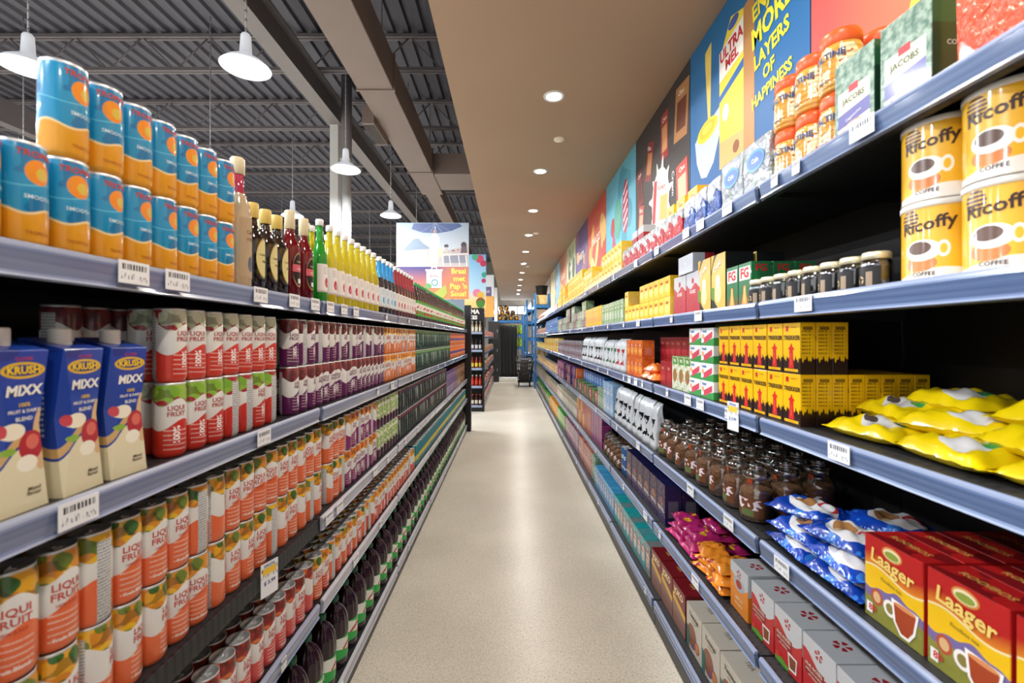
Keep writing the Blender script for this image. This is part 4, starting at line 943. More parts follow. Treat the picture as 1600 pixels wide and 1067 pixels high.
stock([K_lpur, K_lpur, K_lgrn, K_lgrn, K_lgrn], 'R', 4, 5.0, 20, .146, .88, 'mauve or green tea carton second shelf', 'box', layers=3, h=.10, near=0, drop=.3)
K_bblue = pack('bright_blue_box', .09, .13, .13, '1a5aa8', '2a70b8', '8ab0d8', '154a90', 'TEA', 'e8e8f0', .025, .65)
stock([K_bblue], 'R', 4, 7.95, 19, .136, .88, 'bright blue carton second shelf', 'box', layers=2, h=.13, near=0)
stock([K_pink, K_cream, K_redb], 'R', 4, 10.6, 25, .128, .88, 'assorted pastel carton at far end of second shelf', 'box', layers=1, near=0)
# third shelf
bagpos = [(.93, .70, 0, .1), (.92, .90, 0, -.12), (.93, 1.12, 0, .08), (1.08, .72, 0, .3), (1.07, .95, 0, -.2), (1.08, 1.17, 0, .1), (.97, .78, .038, -.25), (1.01, .99, .038, .35), (1.04, 1.18, .038, -.2), (1.08, .85, .076, .4), (1.10, 1.08, .076, -.1)]
for i, (x, y, dz, rz) in enumerate(bagpos):
    K_ybag[i % 3].place(x, y, RZ[3]-.0048+dz, PI+rz, 'shiny yellow snack bag lying on the third shelf, %s %s' % (ON[i] if dz == 0 else ON[i-6], 'of the bottom ones' if dz == 0 else 'of the ones on top'), 'bag', 'yellow bags on the third coffee shelf')
z3 = RZ[3]-.0048
for L in range(2):
    for r in range(8 if L == 0 else 3):
        for i in range(6):
            if r and i > 0 and L == 0 and r > 3 and i > 2: continue
            K_trek.place(.855+r*.0468, 1.325+i*.0845+R_.uniform(-.0015, .0015), z3+L*.1508, PI+R_.uniform(-.02, .02), 'yellow and black coffee box with red tower, %s layer, %s' % (['lower', 'upper'][L], (ON[i]+' from near end') if r == 0 else ('%s box back from the aisle' % ON[r] if i == 0 else 'behind the front row')), 'box',
                'coffee boxes with red tower '+('front' if r == 0 else 'end column' if i == 0 else 'behind'), near=False)
stock(K_flat, 'R', 3, 1.89, 2, .125, .875, 'flat white green and pink box third shelf', 'box', layers=4, h=.074)
K_dgr = box_kind('green_back_box', .1, .25, .32, lambda x, y, z: mix('2c7a2c', '3a8a34', noise(x, y, z, 6, 0)))
K_dgr.place(1.0, 1.95, z3, PI, 'tall green carton behind the flat white boxes', 'box', None)
stock(K_roo, 'R', 3, 2.10, 3, .08, .87, 'green and white tea box third shelf', 'box')
stock(K_redb, 'R', 3, 2.12, 9, .088, 1.0, 'dark red tea carton in back stack', 'box', rows=2, rowgap=.085, layers=2, h=.13, near=0)
stock(K_redb, 'R', 3, 2.36, 2, .09, .875, 'dark red tea carton at the front', 'box')
K_obag = [bag_kind('orange_snack_bag', .11, .12, .05, lambda x, y, z: mix(mix('ee5a10', 'f08a3a', noise(x, y, z, 12, 1)), 'd8d0cc', gt(noise(x+4, y, z, 20, 1), .60)), s) for s in (12, 13)]
for i, (x, y, dz) in enumerate(((.86, 2.58, 0), (.87, 2.73, 0), (.865, 2.64, .05))): K_obag[i % 2].place(x, y, z3+dz, PI+.2*i, 'small orange and clear snack bag, %s' % ['nearer of the bottom two', 'farther of the bottom two', 'lying on top'][i], 'bag', 'orange snack bags')
stock(K_orab, 'R', 3, 2.90, 4, .095, .88, 'orange tea carton third shelf', 'box', layers=2, h=.12)
stock(K_sbag3, 'R', 3, 3.36, 2, .15, .875, 'silver bag with red diamonds', 'bag', spin=.2)
stock(K_sbag2, 'R', 3, 3.64, 4, .125, .875, 'silver bag with green diamonds', 'bag', spin=.3, jit=.005, near=0)
stock(K_sbag, 'R', 3, 4.15, 9, .125, .875, 'silver bag with dark diamonds third shelf', 'bag', spin=.3, jit=.005, near=0)
K_sv = pack('silver_mauve_box', .09, .10, .11, 'a8a8b0', '8a7a8c', '7a2a3a', '4a4048', 'TEA', 'e0e0e0', .02, .6)
stock([K_sv, K_sv, K_sv], 'R', 3, 5.32, 24, .105, .88, 'silver and mauve carton third shelf', 'box', layers=2, h=.11, near=0)
K_ry = pack('red_yellow_box', .09, .12, .12, 'b03020', 'c8702c', '6a8a4a', 'd8b83a', 'TEA', 'f0e0c0', .03, .75)
stock([K_ry, K_yel2, K_ry], 'R', 3, 7.9, 26, .124, .89, 'red green and yellow carton third shelf', 'box', layers=2, h=.125, near=0)
stock([K_yel2, K_cream], 'R', 3, 11.2, 22, .125, .89, 'yellow or cream carton at far end of third shelf', 'box', layers=1, near=0)
# fourth shelf
z2 = RZ[2]-.0048
for r in range(4):
    for i, y in enumerate((.665, .822, .98)):
        K_laag.place(.875+r*.083, y, z2, PI, 'large red and yellow rooibos tea box, %s, %s' % (ON[i]+' from the near end', ['front row', 'second row', 'third row', 'fourth row'][r]), 'box', 'rooibos boxes '+['front row', 'second row', 'third row', 'fourth row'][r])
for i, (x, y, dz, rz) in enumerate([(.885, 1.16, 0, .05), (.885, 1.345, 0, -.08), (.885, 1.16, .045, -.06), (.89, 1.335, .045, .1), (.905, 1.20, .09, .2), (1.03, 1.15, 0, .1), (1.03, 1.35, 0, 0), (1.03, 1.17, .045, .2), (1.03, 1.37, .045, -.2), (.93, 1.40, .088, .5), (1.08, 1.28, .09, .9), (1.15, 1.2, .0, .3), (1.16, 1.4, 0, .2)]):
    K_bbag[i % 3].place(x, y, z2+dz, PI+rz, 'blue and white creamer bag lying in the heap, %s, %s layer' % (ON[i], 'bottom' if dz == 0 else 'middle' if dz < .08 else 'top'), 'bag', 'blue creamer bags in a heap')
stock(K_jar, 'R', 2, 1.60, 8, .124, .875, 'glass coffee jar with glass lid', 'jar', rows=3, rowgap=.125, spin=.5, jit=.004, near=3, rstep=.02)
stock(K_sbag, 'R', 2, 2.62, 8, .13, .865, 'silver standing bag with black diamonds', 'bag', spin=.28, jit=.005)
K_lb = pack('light_blue_box', .09, .12, .13, '8ab4d8', 'a8c4dc', 'd8dce0', '5a8ac0', 'SUGAR', 'f4f4f4', .02, .6)
stock([K_lb], 'R', 2, 3.70, 3, .125, .88, 'light blue carton beside the silver bags', 'box', layers=2, h=.13, near=0)
stock([K_gbox], 'R', 2, 4.06, 3, .10, .88, 'white green carton fourth shelf', 'box', near=0)
K_rg = pack('red_pink_box', .09, .13, .12, 'a02838', '8c2030', 'd88a9a', 'c04a5a', 'TEA', 'f0e0e0', .03, .7)
K_grn = pack('green_red_box', .09, .16, .13, '3a8a2c', '4a9a3a', '8a3a2c', '2a6a1c', 'TEA', 'e0c060', .03, .7)
stock([K_rg, K_grn], 'R', 2, 4.40, 8, .165, .89, 'red or green carton fourth shelf', 'box', near=0, layers=1)
top_run([K_bblue], 'R', 2, 4.40, 9, .14, .96, 'bright blue carton stacked on top of fourth shelf cartons', 'box', .13, near=0)
K_mauv = pack('mauve_blue_box', .09, .12, .13, '5a3a6a', '8a4a7a', 'c87a8a', '3a3a7a', 'TEA', 'f0e0e0', .03, .7)
stock([K_mauv, K_orab, K_mauv], 'R', 2, 5.75, 18, .126, .89, 'mauve or orange carton fourth shelf', 'box', layers=2, h=.13, near=0, drop=.3)
stock([K_cream, K_pink, K_yel2], 'R', 2, 8.05, 46, .126, .89, 'cream pink or yellow carton far along fourth shelf', 'box', near=0)
# fifth shelf
stock(K_rose, 'R', 1, .82, 6, .1365, .91, 'red and silver tea box with mug', 'box', rows=2, rowgap=.135)
K_rose_o.place(.91, 1.655, RZ[1]-.0048, PI, 'orange and silver tea box beside the red mug boxes', 'box', None)
z1 = RZ[1]-.0048
for i, (x, y, dz) in enumerate([(.88, 1.81, 0), (.88, 1.95, 0), (.88, 1.80, .035), (.885, 1.94, .035), (.885, 1.83, .07), (.89, 1.96, .07), (1.01, 1.83, 0), (1.01, 1.97, 0), (1.01, 1.86, .035)]):
    K_oran[i % 2].place(x, y, z1+dz, PI+.3*math.sin(i*2.3), 'orange sweet bag in the pile, %s' % ON[i], 'bag', 'orange sweet bags')
for i, (x, y, dz) in enumerate([(.89, 2.11, 0), (.89, 2.28, 0), (.9, 2.10, .035), (.9, 2.27, .035), (.91, 2.13, .07), (.91, 2.29, .07), (1.04, 2.14, 0), (1.04, 2.3, 0), (1.04, 2.2, .035), (1.04, 2.22, .07)]):
    K_mag[i % 2].place(x, y, z1+dz, PI+.15*math.sin(i*2.3), 'magenta and yellow sweet bag in the pile, %s' % ON[i], 'bag', 'magenta sweet bags')
stock(K_navy, 'R', 1, 2.48, 6, .134, .88, 'dark navy tea box with red mug print', 'box', rows=2, rowgap=.095)
K_bcan = can_kind('blue_sweetener_can', lambda x, y, z: mix('1a5a9a', 'b8c8d8', gt(frac(z*14), .6)*gt(noise(x, y, z, 20, 0), .5)), .03, .2)
stock(K_bcan, 'R', 1, 3.31, 2, .065, .87, 'tall blue canister beside the navy boxes', 'can', layers=1)
stock(K_jar, 'R', 1, 3.48, 5, .118, .88, 'glass jar on the fifth shelf', 'jar', rows=2, rowgap=.12, near=0)
def rings(a, b):
    return lambda x, y, z: mix(a, b, gt(sin(m('SQRT', (y-.02)*(y-.02)+(z-.08)*(z-.08))*520), .2))
K_prp = box_kind('purple_ring_box', .09, .13, .15, rings('5a1a5c', 'b03a7a')); K_rd = box_kind('red_ring_box', .09, .13, .15, rings('8c1c24', 'd0603a')); K_or = box_kind('orange_ring_box', .09, .13, .15, rings('d87a10', 'e8a81c'))
stock([K_prp], 'R', 1, 4.15, 4, .135, .88, 'purple ring pattern box', 'box', layers=2, h=.15, near=0)
stock([K_rd], 'R', 1, 4.70, 3, .135, .88, 'red ring pattern box', 'box', layers=2, h=.15, near=0)
stock([K_or, K_rd], 'R', 1, 5.12, 4, .135, .88, 'orange ring pattern box', 'box', layers=2, h=.15, near=0)
K_wg = pack('white_gold_pack', .09, .11, .2, 'c8c4b0', 'b0ac98', 'd8d4cc', '8a6a3a', 'TEA', 'e8e8e0', .02, .7)
stock([K_wg], 'R', 1, 5.68, 20, .115, .88, 'white and gold pack fifth shelf', 'box', near=0)
stock([K_redb, K_cream], 'R', 1, 8.0, 46, .125, .88, 'red or cream carton far along fifth shelf', 'box', near=0, layers=1)
# bottom shelf
stock(K_beige, 'R', 0, 1.02, 7, .172, .915, 'large beige tea box bottom shelf', 'box', rows=1)
stock(K_joko, 'R', 0, 2.235, 3, .172, .91, 'maroon and yellow tea box bottom shelf', 'box', rows=1)
stock(K_tealb, 'R', 0, 2.74, 10, .092, .885, 'turquoise tea box bottom shelf', 'box', rows=2, rowgap=.095, near=3.6)
stock(K_skyb, 'R', 0, 3.67, 9, .092, .885, 'sky blue tea box bottom shelf', 'box', rows=2, rowgap=.095, near=0)
K_gr2 = pack('sage_green_box', .1, .1, .25, '6a8a6a', '8aa08a', 'b0bca8', '4a6a4a')
K_or2 = pack('coral_cereal_box', .1, .10, .25, 'c8704a', 'd08a6a', 'e0b0a0', 'a8402c', 'TEA', 'f0e0d0', .03, .7)
K_rd2 = pack('rose_cereal_box', .1, .10, .25, 'b04a50', 'a86a70', 'd8b0b0', '7a2a3a', 'TEA', 'f0e0d0', .03, .7)
K_pu2 = pack('lilac_cereal_box', .1, .10, .25, '8a6a9a', 'a890a8', 'c8b8c8', '4a3a6a', 'TEA', 'f0e0d0', .03, .7)
K_gr3 = pack('green_snack_box', .1, .12, .22, '3a9a3a', '5aae4a', 'd8dc8a', '2a7a2a', 'TEA', 'f0e0d0', .03, .7)
K_or3 = pack('orange_snack_box', .1, .12, .22, 'e88a10', 'f0a020', 'f0c040', 'c85a10', 'TEA', 'f0e0d0', .03, .7)
stock([K_gr2], 'R', 0, 4.53, 2, .11, .9, 'sage green carton bottom shelf', 'box', near=0)
stock([K_or2, K_rd2, K_or2], 'R', 0, 4.76, 8, .108, .9, 'coral or rose carton bottom shelf', 'box', near=0)
stock([K_pu2, K_rd2], 'R', 0, 5.65, 12, .108, .9, 'lilac or rose carton bottom shelf', 'box', near=0)
stock([K_gr3], 'R', 0, 7.0, 9, .125, .9, 'green carton bottom shelf', 'box', near=0)
stock([K_or3], 'R', 0, 8.15, 12, .125, .9, 'orange carton bottom shelf', 'box', near=0)
stock([K_cream, K_gr3, K_pink], 'R', 0, 9.7, 33, .127, .9, 'mixed pale carton at far end of bottom shelf', 'box', near=0)
# ------------------------------------------------------------------ posters
class Board:
    """a flat printed board; u runs to the viewer's right, v up, drawn in metres from the lower left corner"""
    def __init__(s, name, o, udir, w, h, base, thick=.012):
        s.bm = bmesh.new(); s.o = Vector(o); s.u = Vector(udir); s.n = s.u.cross(Vector((0, 0, 1))); s.w, s.h = w, h; s.k = 0; s.name = name
        s.ms = [base]; q = []
        for d in (0, -thick):
            q.append([s.bm.verts.new(s.P(a, b, d)) for a, b in ((0, 0), (w, 0), (w, h), (0, h))])
        s.bm.faces.new(q[0]); s.bm.faces.new(q[1][::-1])
        for i in range(4): s.bm.faces.new((q[0][i], q[1][i], q[1][(i+1) % 4], q[0][(i+1) % 4]))
    def P(s, a, b, d=0): return tuple(s.u*a+Vector((0, 0, 1))*b+s.n*d)
    def mi(s, c):
        p = plain(c, .45) if isinstance(c, str) else c
        if p not in s.ms: s.ms.append(p)
        return s.ms.index(p)
    def poly(s, pts, c):
        s.k += 1; pts = [(min(max(a, 0), s.w), min(max(b, 0), s.h)) for a, b in pts]
        flat(s.bm, pts, lambda a, b: s.P(a, b, .00015*s.k), s.mi(c))
    def rect(s, a, b, c, d, col): s.poly([(a, b), (c, b), (c, d), (a, d)], col)
    def quad(s, cu, cv, w, h, rot, col):
        c, d = math.cos(rot), math.sin(rot); s.poly([(cu+x*c-y*d, cv+x*d+y*c) for x, y in ((-w/2, -h/2), (w/2, -h/2), (w/2, h/2), (-w/2, h/2))], col)
    def text(s, t, size, u, v, col, **k):
        s.k += 1; kk = s.k
        text(s.bm, t, size, lambda a, b: s.P(a+u, b+v, .00015*kk), s.mi(col), **k)
    def done(s, label, cat='poster', group=None):
        o = new(s.name, mesh(s.name, s.bm, s.ms, False)); o.location = s.o; tag(o, label, cat, group); return o
PB = [.45, 1.896, 3.165, 4.53, 5.93, 7.33, 8.7, 10.05, 11.4, 12.7, 14.0]
PX, PZ0, PZ1 = 1.272, 2.105, 3.575
def wallboard(k, base):
    return Board('wall_poster', (PX, PB[k+1]-.004, PZ0), (0, -1, 0), PB[k+1]-PB[k]-.008, PZ1-PZ0, base)
def grad(name, fn): return mat(name, fn, .5)
# coral custard advert nearest the camera
b = wallboard(0, grad('coral_gradient_print', lambda x, y, z: mix('e0504a', 'f0a040', clamp01(y*-1, .1, 1.3))))
b.poly([(.45, .5), (.75, 1.45), (1.44, 1.45), (1.44, .3)], 'f2c832'); b.poly([(.8, .7), (.98, .62), (1.05, 1.2), (.85, 1.3)], 'f4f0e8'); b.poly(oval(.95, .9, .12, .16), 'd8303a'); b.text('SASKO', .09, .95, .92, 'f8f4ec', rot=.1)
b.poly(oval(1.2, .6, .14, .2), '8fbf4a'); b.done('coral and yellow wall poster nearest the near end', group='posters on the wall above the coffee shelves')
# blue custard advert
b = wallboard(1, grad('blue_poster_print', lambda x, y, z: mix('1c5a9c', '1a70ac', clamp01(z, .2, 1.4))))
U = lambda y: PB[2]-.004-y; Z = lambda z: z-PZ0
b.poly([(U(2.92), Z(3.38)), (U(2.92), Z(3.45)), (U(2.83), Z(3.47)), (U(2.845), Z(3.0)), (U(2.875), Z(2.95))][::-1], 'f0d060')
b.poly([(U(3.08), Z(2.93)), (U(3.05), Z(2.78)), (U(2.98), Z(2.66)), (U(2.90), Z(2.64)), (U(2.80), Z(2.70)), (U(2.72), Z(2.84)), (U(2.66), Z(3.02)), (U(2.80), Z(2.99)), (U(2.95), Z(2.99))], 'bcc6d2')
b.poly(oval(U(2.89), Z(2.94), .15, .065, rot := 24), 'f0d020'); b.poly(oval(U(2.89), Z(2.945), .11, .045), 'e2bc10'); b.poly(oval(U(2.89), Z(2.95), .07, .028), 'f4dc40')
b.poly([(U(2.72), Z(2.62)), (U(2.44), Z(2.56)), (U(2.44), Z(3.40)), (U(2.58), Z(3.45)), (U(2.72), Z(3.28))], 'f0d83a')
b.poly([(U(2.44), Z(2.56)), (U(2.33), Z(2.62)), (U(2.33), Z(3.42)), (U(2.44), Z(3.40))], 'b8824a')
b.poly([(U(2.72), Z(2.62)), (U(2.44), Z(2.56)), (U(2.44), Z(2.74)), (U(2.72), Z(2.78))], 'e8a860')
b.poly([(U(2.72), Z(3.02)), (U(2.44), Z(3.08)), (U(2.44), Z(3.13)), (U(2.72), Z(3.06))], '2a6ab8')
b.poly(oval(U(2.55), Z(3.40), .06, .03), '3a60b0')
b.poly([(U(2.72), Z(3.14)), (U(2.44), Z(3.17)), (U(2.44), Z(3.36)), (U(2.72), Z(3.32))], 'f4f0e8')
b.text('ULTRA', .095, U(2.58), Z(3.285), 'c8202c', sx=.9, off=.04, rot=.05); b.text('MEL', .085, U(2.57), Z(3.205), 'c8202c', off=.04, rot=.05)
b.poly(oval(U(2.52), Z(2.68), .035, .035), '8a4a20'); b.poly(oval(U(2.64), Z(2.93), .04, .05), 'e8e8e0')
for t, s, yy, zz, r in (('ENJOY', .12, 2.20, 3.30, .12), ('MORE', .15, 2.185, 3.165, .10), ('LAYERS', .105, 2.185, 3.03, .10), ('OF', .09, 2.2, 2.925, .08), ('HAPPINESS', .082, 2.185, 2.83, .08)):
    b.text(t, s, U(yy), Z(zz), 'f0e030', off=.035, rot=r, sx=.85)
b.done('blue custard wall poster reading ENJOY MORE LAYERS OF HAPPINESS', group='posters on the wall above the coffee shelves')
# dark chocolate poster
b = wallboard(2, plain('3a3536', .5)); w = b.w
for cu, cv, ww, hh_, rt, c1, c2 in ((w-.16, 1.18, .26, .40, -.12, 'b07a4a', '6a3420'), (w-.52, 1.16, .17, .38, .0, '9c2c2a', 'c08a5a'), (w-.92, 1.10, .18, .34, -.3, '8a2a2c', 'b87a4a'), (w-1.22, .95, .16, .36, .2, '8a2024', '5a2a20'), (w-1.18, .62, .16, .30, -.2, 'b04a44', 'c8a080'), (w-.14, .62, .22, .36, .05, 'c03a34', 'd8b090'), (w-.95, .32, .14, .2, 0, 'd8d0c8', 'b03a34')):
    b.quad(cu, cv, ww, hh_, rt, c1); b.quad(cu, cv-.02, ww*.7, hh_*.55, rt, c2); b.text('Choc', .05, cu, cv+hh_*.36, 'f0e8dc', rot=rt)
sp = [(w-.62+math.cos(t)*q*.8, .66+math.sin(t)*q) for t, q in [(2*PI*k/120, .27+.09*max(0, math.sin(11*2*PI*k/120+.4*math.sin(3*2*PI*k/120)))**2*(1+.5*math.sin(5*2*PI*k/120))) for k in range(120)]]
b.poly(sp, 'cfcfce'); b.quad(w-.60, .66, .30, .36, -.15, 'f0ece6'); b.quad(w-.76, .68, .08, .36, -.15, 'b8242c'); b.quad(w-.54, .58, .18, .2, -.15, 'e0a85a'); b.text('Romany', .06, w-.58, .76, 'b8242c', rot=-.15)
b.text('Cream', .07, w-.32, .70, 'd8d4d0', rot=-PI/2)
b.done('dark grey wall poster with chocolate packets and milk splash', group='posters on the wall above the coffee shelves')
def blobs(b, cols, n, seed, rmin=.05, rmax=.16):
    r = random.Random(seed)
    for _ in range(n):
        cu, cv, ra, rb, a = r.uniform(.1, b.w-.1), r.uniform(.25, b.h-.1), r.uniform(rmin, rmax), r.uniform(rmin, rmax)*1.3, r.uniform(0, 3); c, d = math.cos(a), math.sin(a)
        b.poly([(cu+x*c-y*d, cv+x*d+y*c) for x, y in oval(0, 0, ra, rb, 16)], r.choice(cols))
b = wallboard(3, plain('5fb2cc', .5)); blobs(b, ('3f94b0', '4aa0b8'), 10, 3); b.poly(oval(b.w-.4, .95, .13, .30), 'a8304a')
for i in range(5): b.quad(b.w-.4, .75+.1*i, .2, .03, .5, 'e8d8e0')
b.poly(oval(b.w-.75, .9, .18, .24), '4a9a8a'); b.poly(oval(b.w-.95, .45, .10, .3), 'c84a6a'); b.quad(b.w-.95, .45, .2, .05, .5, 'f0e0e4'); b.poly(oval(b.w-1.0, .85, .09, .12), 'b02a2c')
b.done('light blue wall poster with striped sweets and lollipops', group='posters on the wall above the coffee shelves')
specs = [('c04a38', ('e0b060', 'e8c87a', 'd8a050', '8ab0d0', 'b83a30'), 'red wall poster with a golden figure-like stack of snacks'), ('5a4a7c', ('8a5a7a', 'c89a60', '6a5a90'), 'purple wall poster with golden shapes'),
         ('b8c0a0', ('8aa070', 'd8d4c0', '4a5a48'), 'pale green wall poster between the purple and brown ones'), ('b87a60', ('a86a50', 'c89a80'), 'brown pink wall poster'), ('8ab4cc', ('a8c8d8', '7aa0c0'), 'sky blue wall poster far along the aisle'),
         ('d8cca8', ('e0d8c0', 'c8b890'), 'cream wall poster far along the aisle'), ('c8a090', ('d8b8a8', 'b88a80'), 'pink wall poster at the far end')]
for i, (c, bl, lab) in enumerate(specs):
    if 4+i+1 > 10: break
    b = wallboard(4+i, plain(c, .5)); blobs(b, bl, 9, i+20, .06, .2); b.text(['SNACKS', 'SWEETS', 'FRESH', 'BISCUITS', 'MILK', 'RUSKS'][i], .16, b.w/2, .95, 'f0e4d0'); b.done(lab, group='posters on the wall above the coffee shelves')
# big sign over the drinks run
def sunset(x, y, z):
    lo = mix(mix('dc7c44', '54467f', clamp01(z, .12, .52)), 'dc8450', clamp01(x, .55, .95)*.7)
    hi = mix('c2c9d0', 'a2b4c8', clamp01(z, .9, 1.3)); return mix(lo, hi, gt(z, .555))
b = Board('hanging_sign', (-1.955, 7.70, 2.27), (1, 0, 0), 1.245, 1.31, grad('sunset_and_sky_print', sunset), .02)
b.poly([(0, .80), (.12, .84), (.22, .95), (.30, 1.03), (.38, 1.04), (.47, .95), (.58, .88), (.58, .76), (0, .74)][::-1], '8797a8')
b.poly([(0, .82), (.55, .86), (.7, .8), (1.0, .86), (1.245, .93), (1.245, .565), (0, .565)][::-1], 'b9b2ae')
b.poly([(.05, .70), (.3, .74), (.3, .565), (.05, .565)][::-1], 'cfcbc6'); b.poly([(.82, .62), (1.2, .62), (1.2, .80), (.82, .78)], '8a8a96')
b.poly([(.26, 1.20), (.30, 1.30), (1.08, 1.30), (1.13, 1.25), (.95, 1.17), (.72, 1.13), (.45, 1.14)][::-1], '5c6c9a')
for a in (.42, .58, .78, .95): b.poly([(.665, 1.30), (.672, 1.30), (a+.006, 1.15), (a, 1.15)][::-1], 'b8c0d4')
b.rect(.66, .565, .675, 1.25, 'd8dade')
b.poly([(.58, .60), (.63, .60), (.64, .85), (.66, .60), (.71, .60), (.73, .9), (.74, 1.05), (.70, 1.12), (.62, 1.12), (.58, 1.04), (.57, .88)][::-1], 'eceae8'); b.poly(oval(.66, 1.16, .03, .035), 'b89a8a')
b.poly(oval(.86, .91, .04, .03), '55505a'); b.poly(oval(1.16, .93, .05, .05), '4a4650')
b.poly([(1.10, .78), (1.22, .78), (1.21, .90), (1.12, .90)], '6a5a60'); b.poly([(.84, .80), (.89, .80), (.88, .89), (.85, .89)], 'c8b8b0')
b.poly([(.78, .74), (1.24, .76), (1.24, .79), (.78, .78)], 'd8c8c4')
for cx in (.80, .92, 1.08, 1.2): b.quad(cx, .66, .012, .18, .12, 'f0eeea')
b.poly(oval(.75, .80, .05, .08), 'd6cfa8'); b.poly(oval(.98, .83, .03, .012), 'b04a50'); b.poly(oval(1.06, .84, .02, .012), 'c86a5a')
b.rect(.52, .19, .78, .50, 'dfe2e8'); b.rect(.50, .48, .80, .51, 'cfd4dc'); b.rect(.60, .51, .62, .55, 'c8ccd4'); b.rect(.68, .51, .70, .55, 'c8ccd4'); b.rect(.60, .54, .70, .555, 'c8ccd4')
b.text('BRAAI', .055, .65, .39, 'd8504a'); b.poly(oval(.66, .28, .06, .06), '4a8a8a'); b.poly(oval(.66, .28, .04, .04), 'dfe2e8')
b.poly([(.60, .05), (.78, .20), (.85, .24), (.88, .10), (.80, .0), (.62, .0)][::-1], 'a8b04a'); b.poly(oval(.55, .22, .06, .05), '6a9a5a')
for t, zz in (('Braai', .475), ('met', .345), ("Pap 'n", .215), ('Sous!', .085)): b.text(t, .125, 1.07 if t != 'met' else 1.08, zz, 'ecd25a', off=.035)
b.done('big sign with umbrella scene and the words Braai met Pap n Sous', 'sign')
bm = bmesh.new()
for xx in (-1.7, -1.0): box(bm, xx-.015, xx+.015, 7.722, 7.75, 2.14, 2.4)
new('sign_post', mesh('sign_post', bm, [M_black]), r_end)
# next gondola beyond the cross aisle with its end display
bm = bmesh.new(); box(bm, -1.75, -.575, 9.98, 10.02, 0, 2.22); box(bm, -.60, -.565, 9.70, 10.0, 0, 2.22); box(bm, -1.75, -1.715, 9.70, 10.0, 0, 2.22); box(bm, -1.72, -.60, 9.74, 9.98, 0, .09)
r = new('end_display', mesh('end_display', bm, [M_black])); tag(r, 'black end display stand with sauce bottles across the cross aisle', 'display stand')
EZ = [.14, .56, .95, 1.345, 1.735]
for z in EZ:
    bm = bmesh.new(); box(bm, -1.71, -.605, 9.745, 9.975, z-.03, z-.005); s = new('shelf', mesh('shelf', bm, [M_black]), r)
    bm = bmesh.new(); box(bm, -1.71, -.605, 9.73, 9.744, z-.05, z); new('price_rail', mesh('price_rail', bm, [plain('93a2c0', .3)]), s)
bd = Board('header', (-1.70, 9.69, 1.98), (1, 0, 0), 1.14, .27, plain('202226', .5)); bd.text('MRS MA', .13, .80, .185, 'e8e6e0', off=.04); bd.text('SAUCES', .11, .80, .06, 'e8e6e0', off=.04)
me = mesh('header', bd.bm, bd.ms); hd = new('header', me, r, (-1.70, 9.69, 1.98))
def sauce(name, a, lab, cap):
    return bottle_kind(name, [(0, .003), (.028, 0), (.032, .01), (.032, .12), (.026, .15), (.014, .185), (.013, .22), (0, .22)], 14, plain(a, .15), plain(cap, .4), (.21, .24), .017, (plain(lab, .4), .0328, .03, .11, None))
SK = [sauce('sauce_bottle', '3a1410', 'd8d0c0', 'c03020'), sauce('ketchup_bottle', 'b8301c', 'c8402c', 'd8d4cc'), sauce('mustard_bottle', '8a2a1c', 'd8c040', 'b02a1c'), sauce('pepper_sauce_bottle', '1c1614', 'c8c8cc', '1c1614'), sauce('dressing_bottle', 'd8c8a0', 'e8e4d0', 'e8e4dc')]
for i, z in enumerate(EZ):
    for k in range(5):
        SK[i].place(-.65-.085*k, 9.80, z-.0045, -PI/2, 'small sauce bottle on the end display, %s shelf up, %s from the floor aisle' % (['lowest', 'second', 'third', 'fourth', 'topmost'][i], ON[k]), 'bottle', 'sauce bottles on the end display', near=False)
        if k < 2: pass
K_blp = pack('hanging_snack_pack', .06, .10, .16, '2a80c0', '3a9a5a', 'd8c82c', 'e8d020')
for i in range(4):
    SKx = K_blp.place(-1.12, 9.80, EZ[i]-.0045, -PI/2, 'blue and green snack pack on the end display, %s shelf up' % ['lowest', 'second', 'third', 'fourth'][i], 'snack pack', 'snack packs on the end display', near=False)
b = Board('hanging_sign', (-1.95, 9.86, 2.24), (1, 0, 0), 1.42, 1.20, grad('summer_print', lambda x, y, z: mix(mix('f0d080', 'a8d0e8', clamp01(z, .15, .45)), '78b4dc', clamp01(z, .5, 1.2))), .02)
for i, (u, v, rr, c) in enumerate(((1.28, 1.10, .09, 'd8486a'), (1.18, 1.14, .07, '4aa87a'), (1.36, 1.0, .07, 'c8385a'), (1.38, .75, .06, '3a9a8a'), (1.37, .62, .05, 'b83a6a'), (1.22, .35, .09, 'd87aa0'), (1.30, .30, .08, 'e0b040'), (1.30, .15, .10, '8a4a2a'), (1.30, .11, .09, '4a8a3a'))): b.poly(oval(u, v, rr, rr), c)
b.done('tall summer sign with balloons and a burger above the end display', 'sign')
for xx in (-1.4, -.7):
    pass
bm = bmesh.new()
for xx in (-1.4, -.75): box(bm, xx-.015, xx+.015, 9.882, 9.91, 2.2, 2.5)
new('sign_post', mesh('sign_post', bm, [M_black]), r)
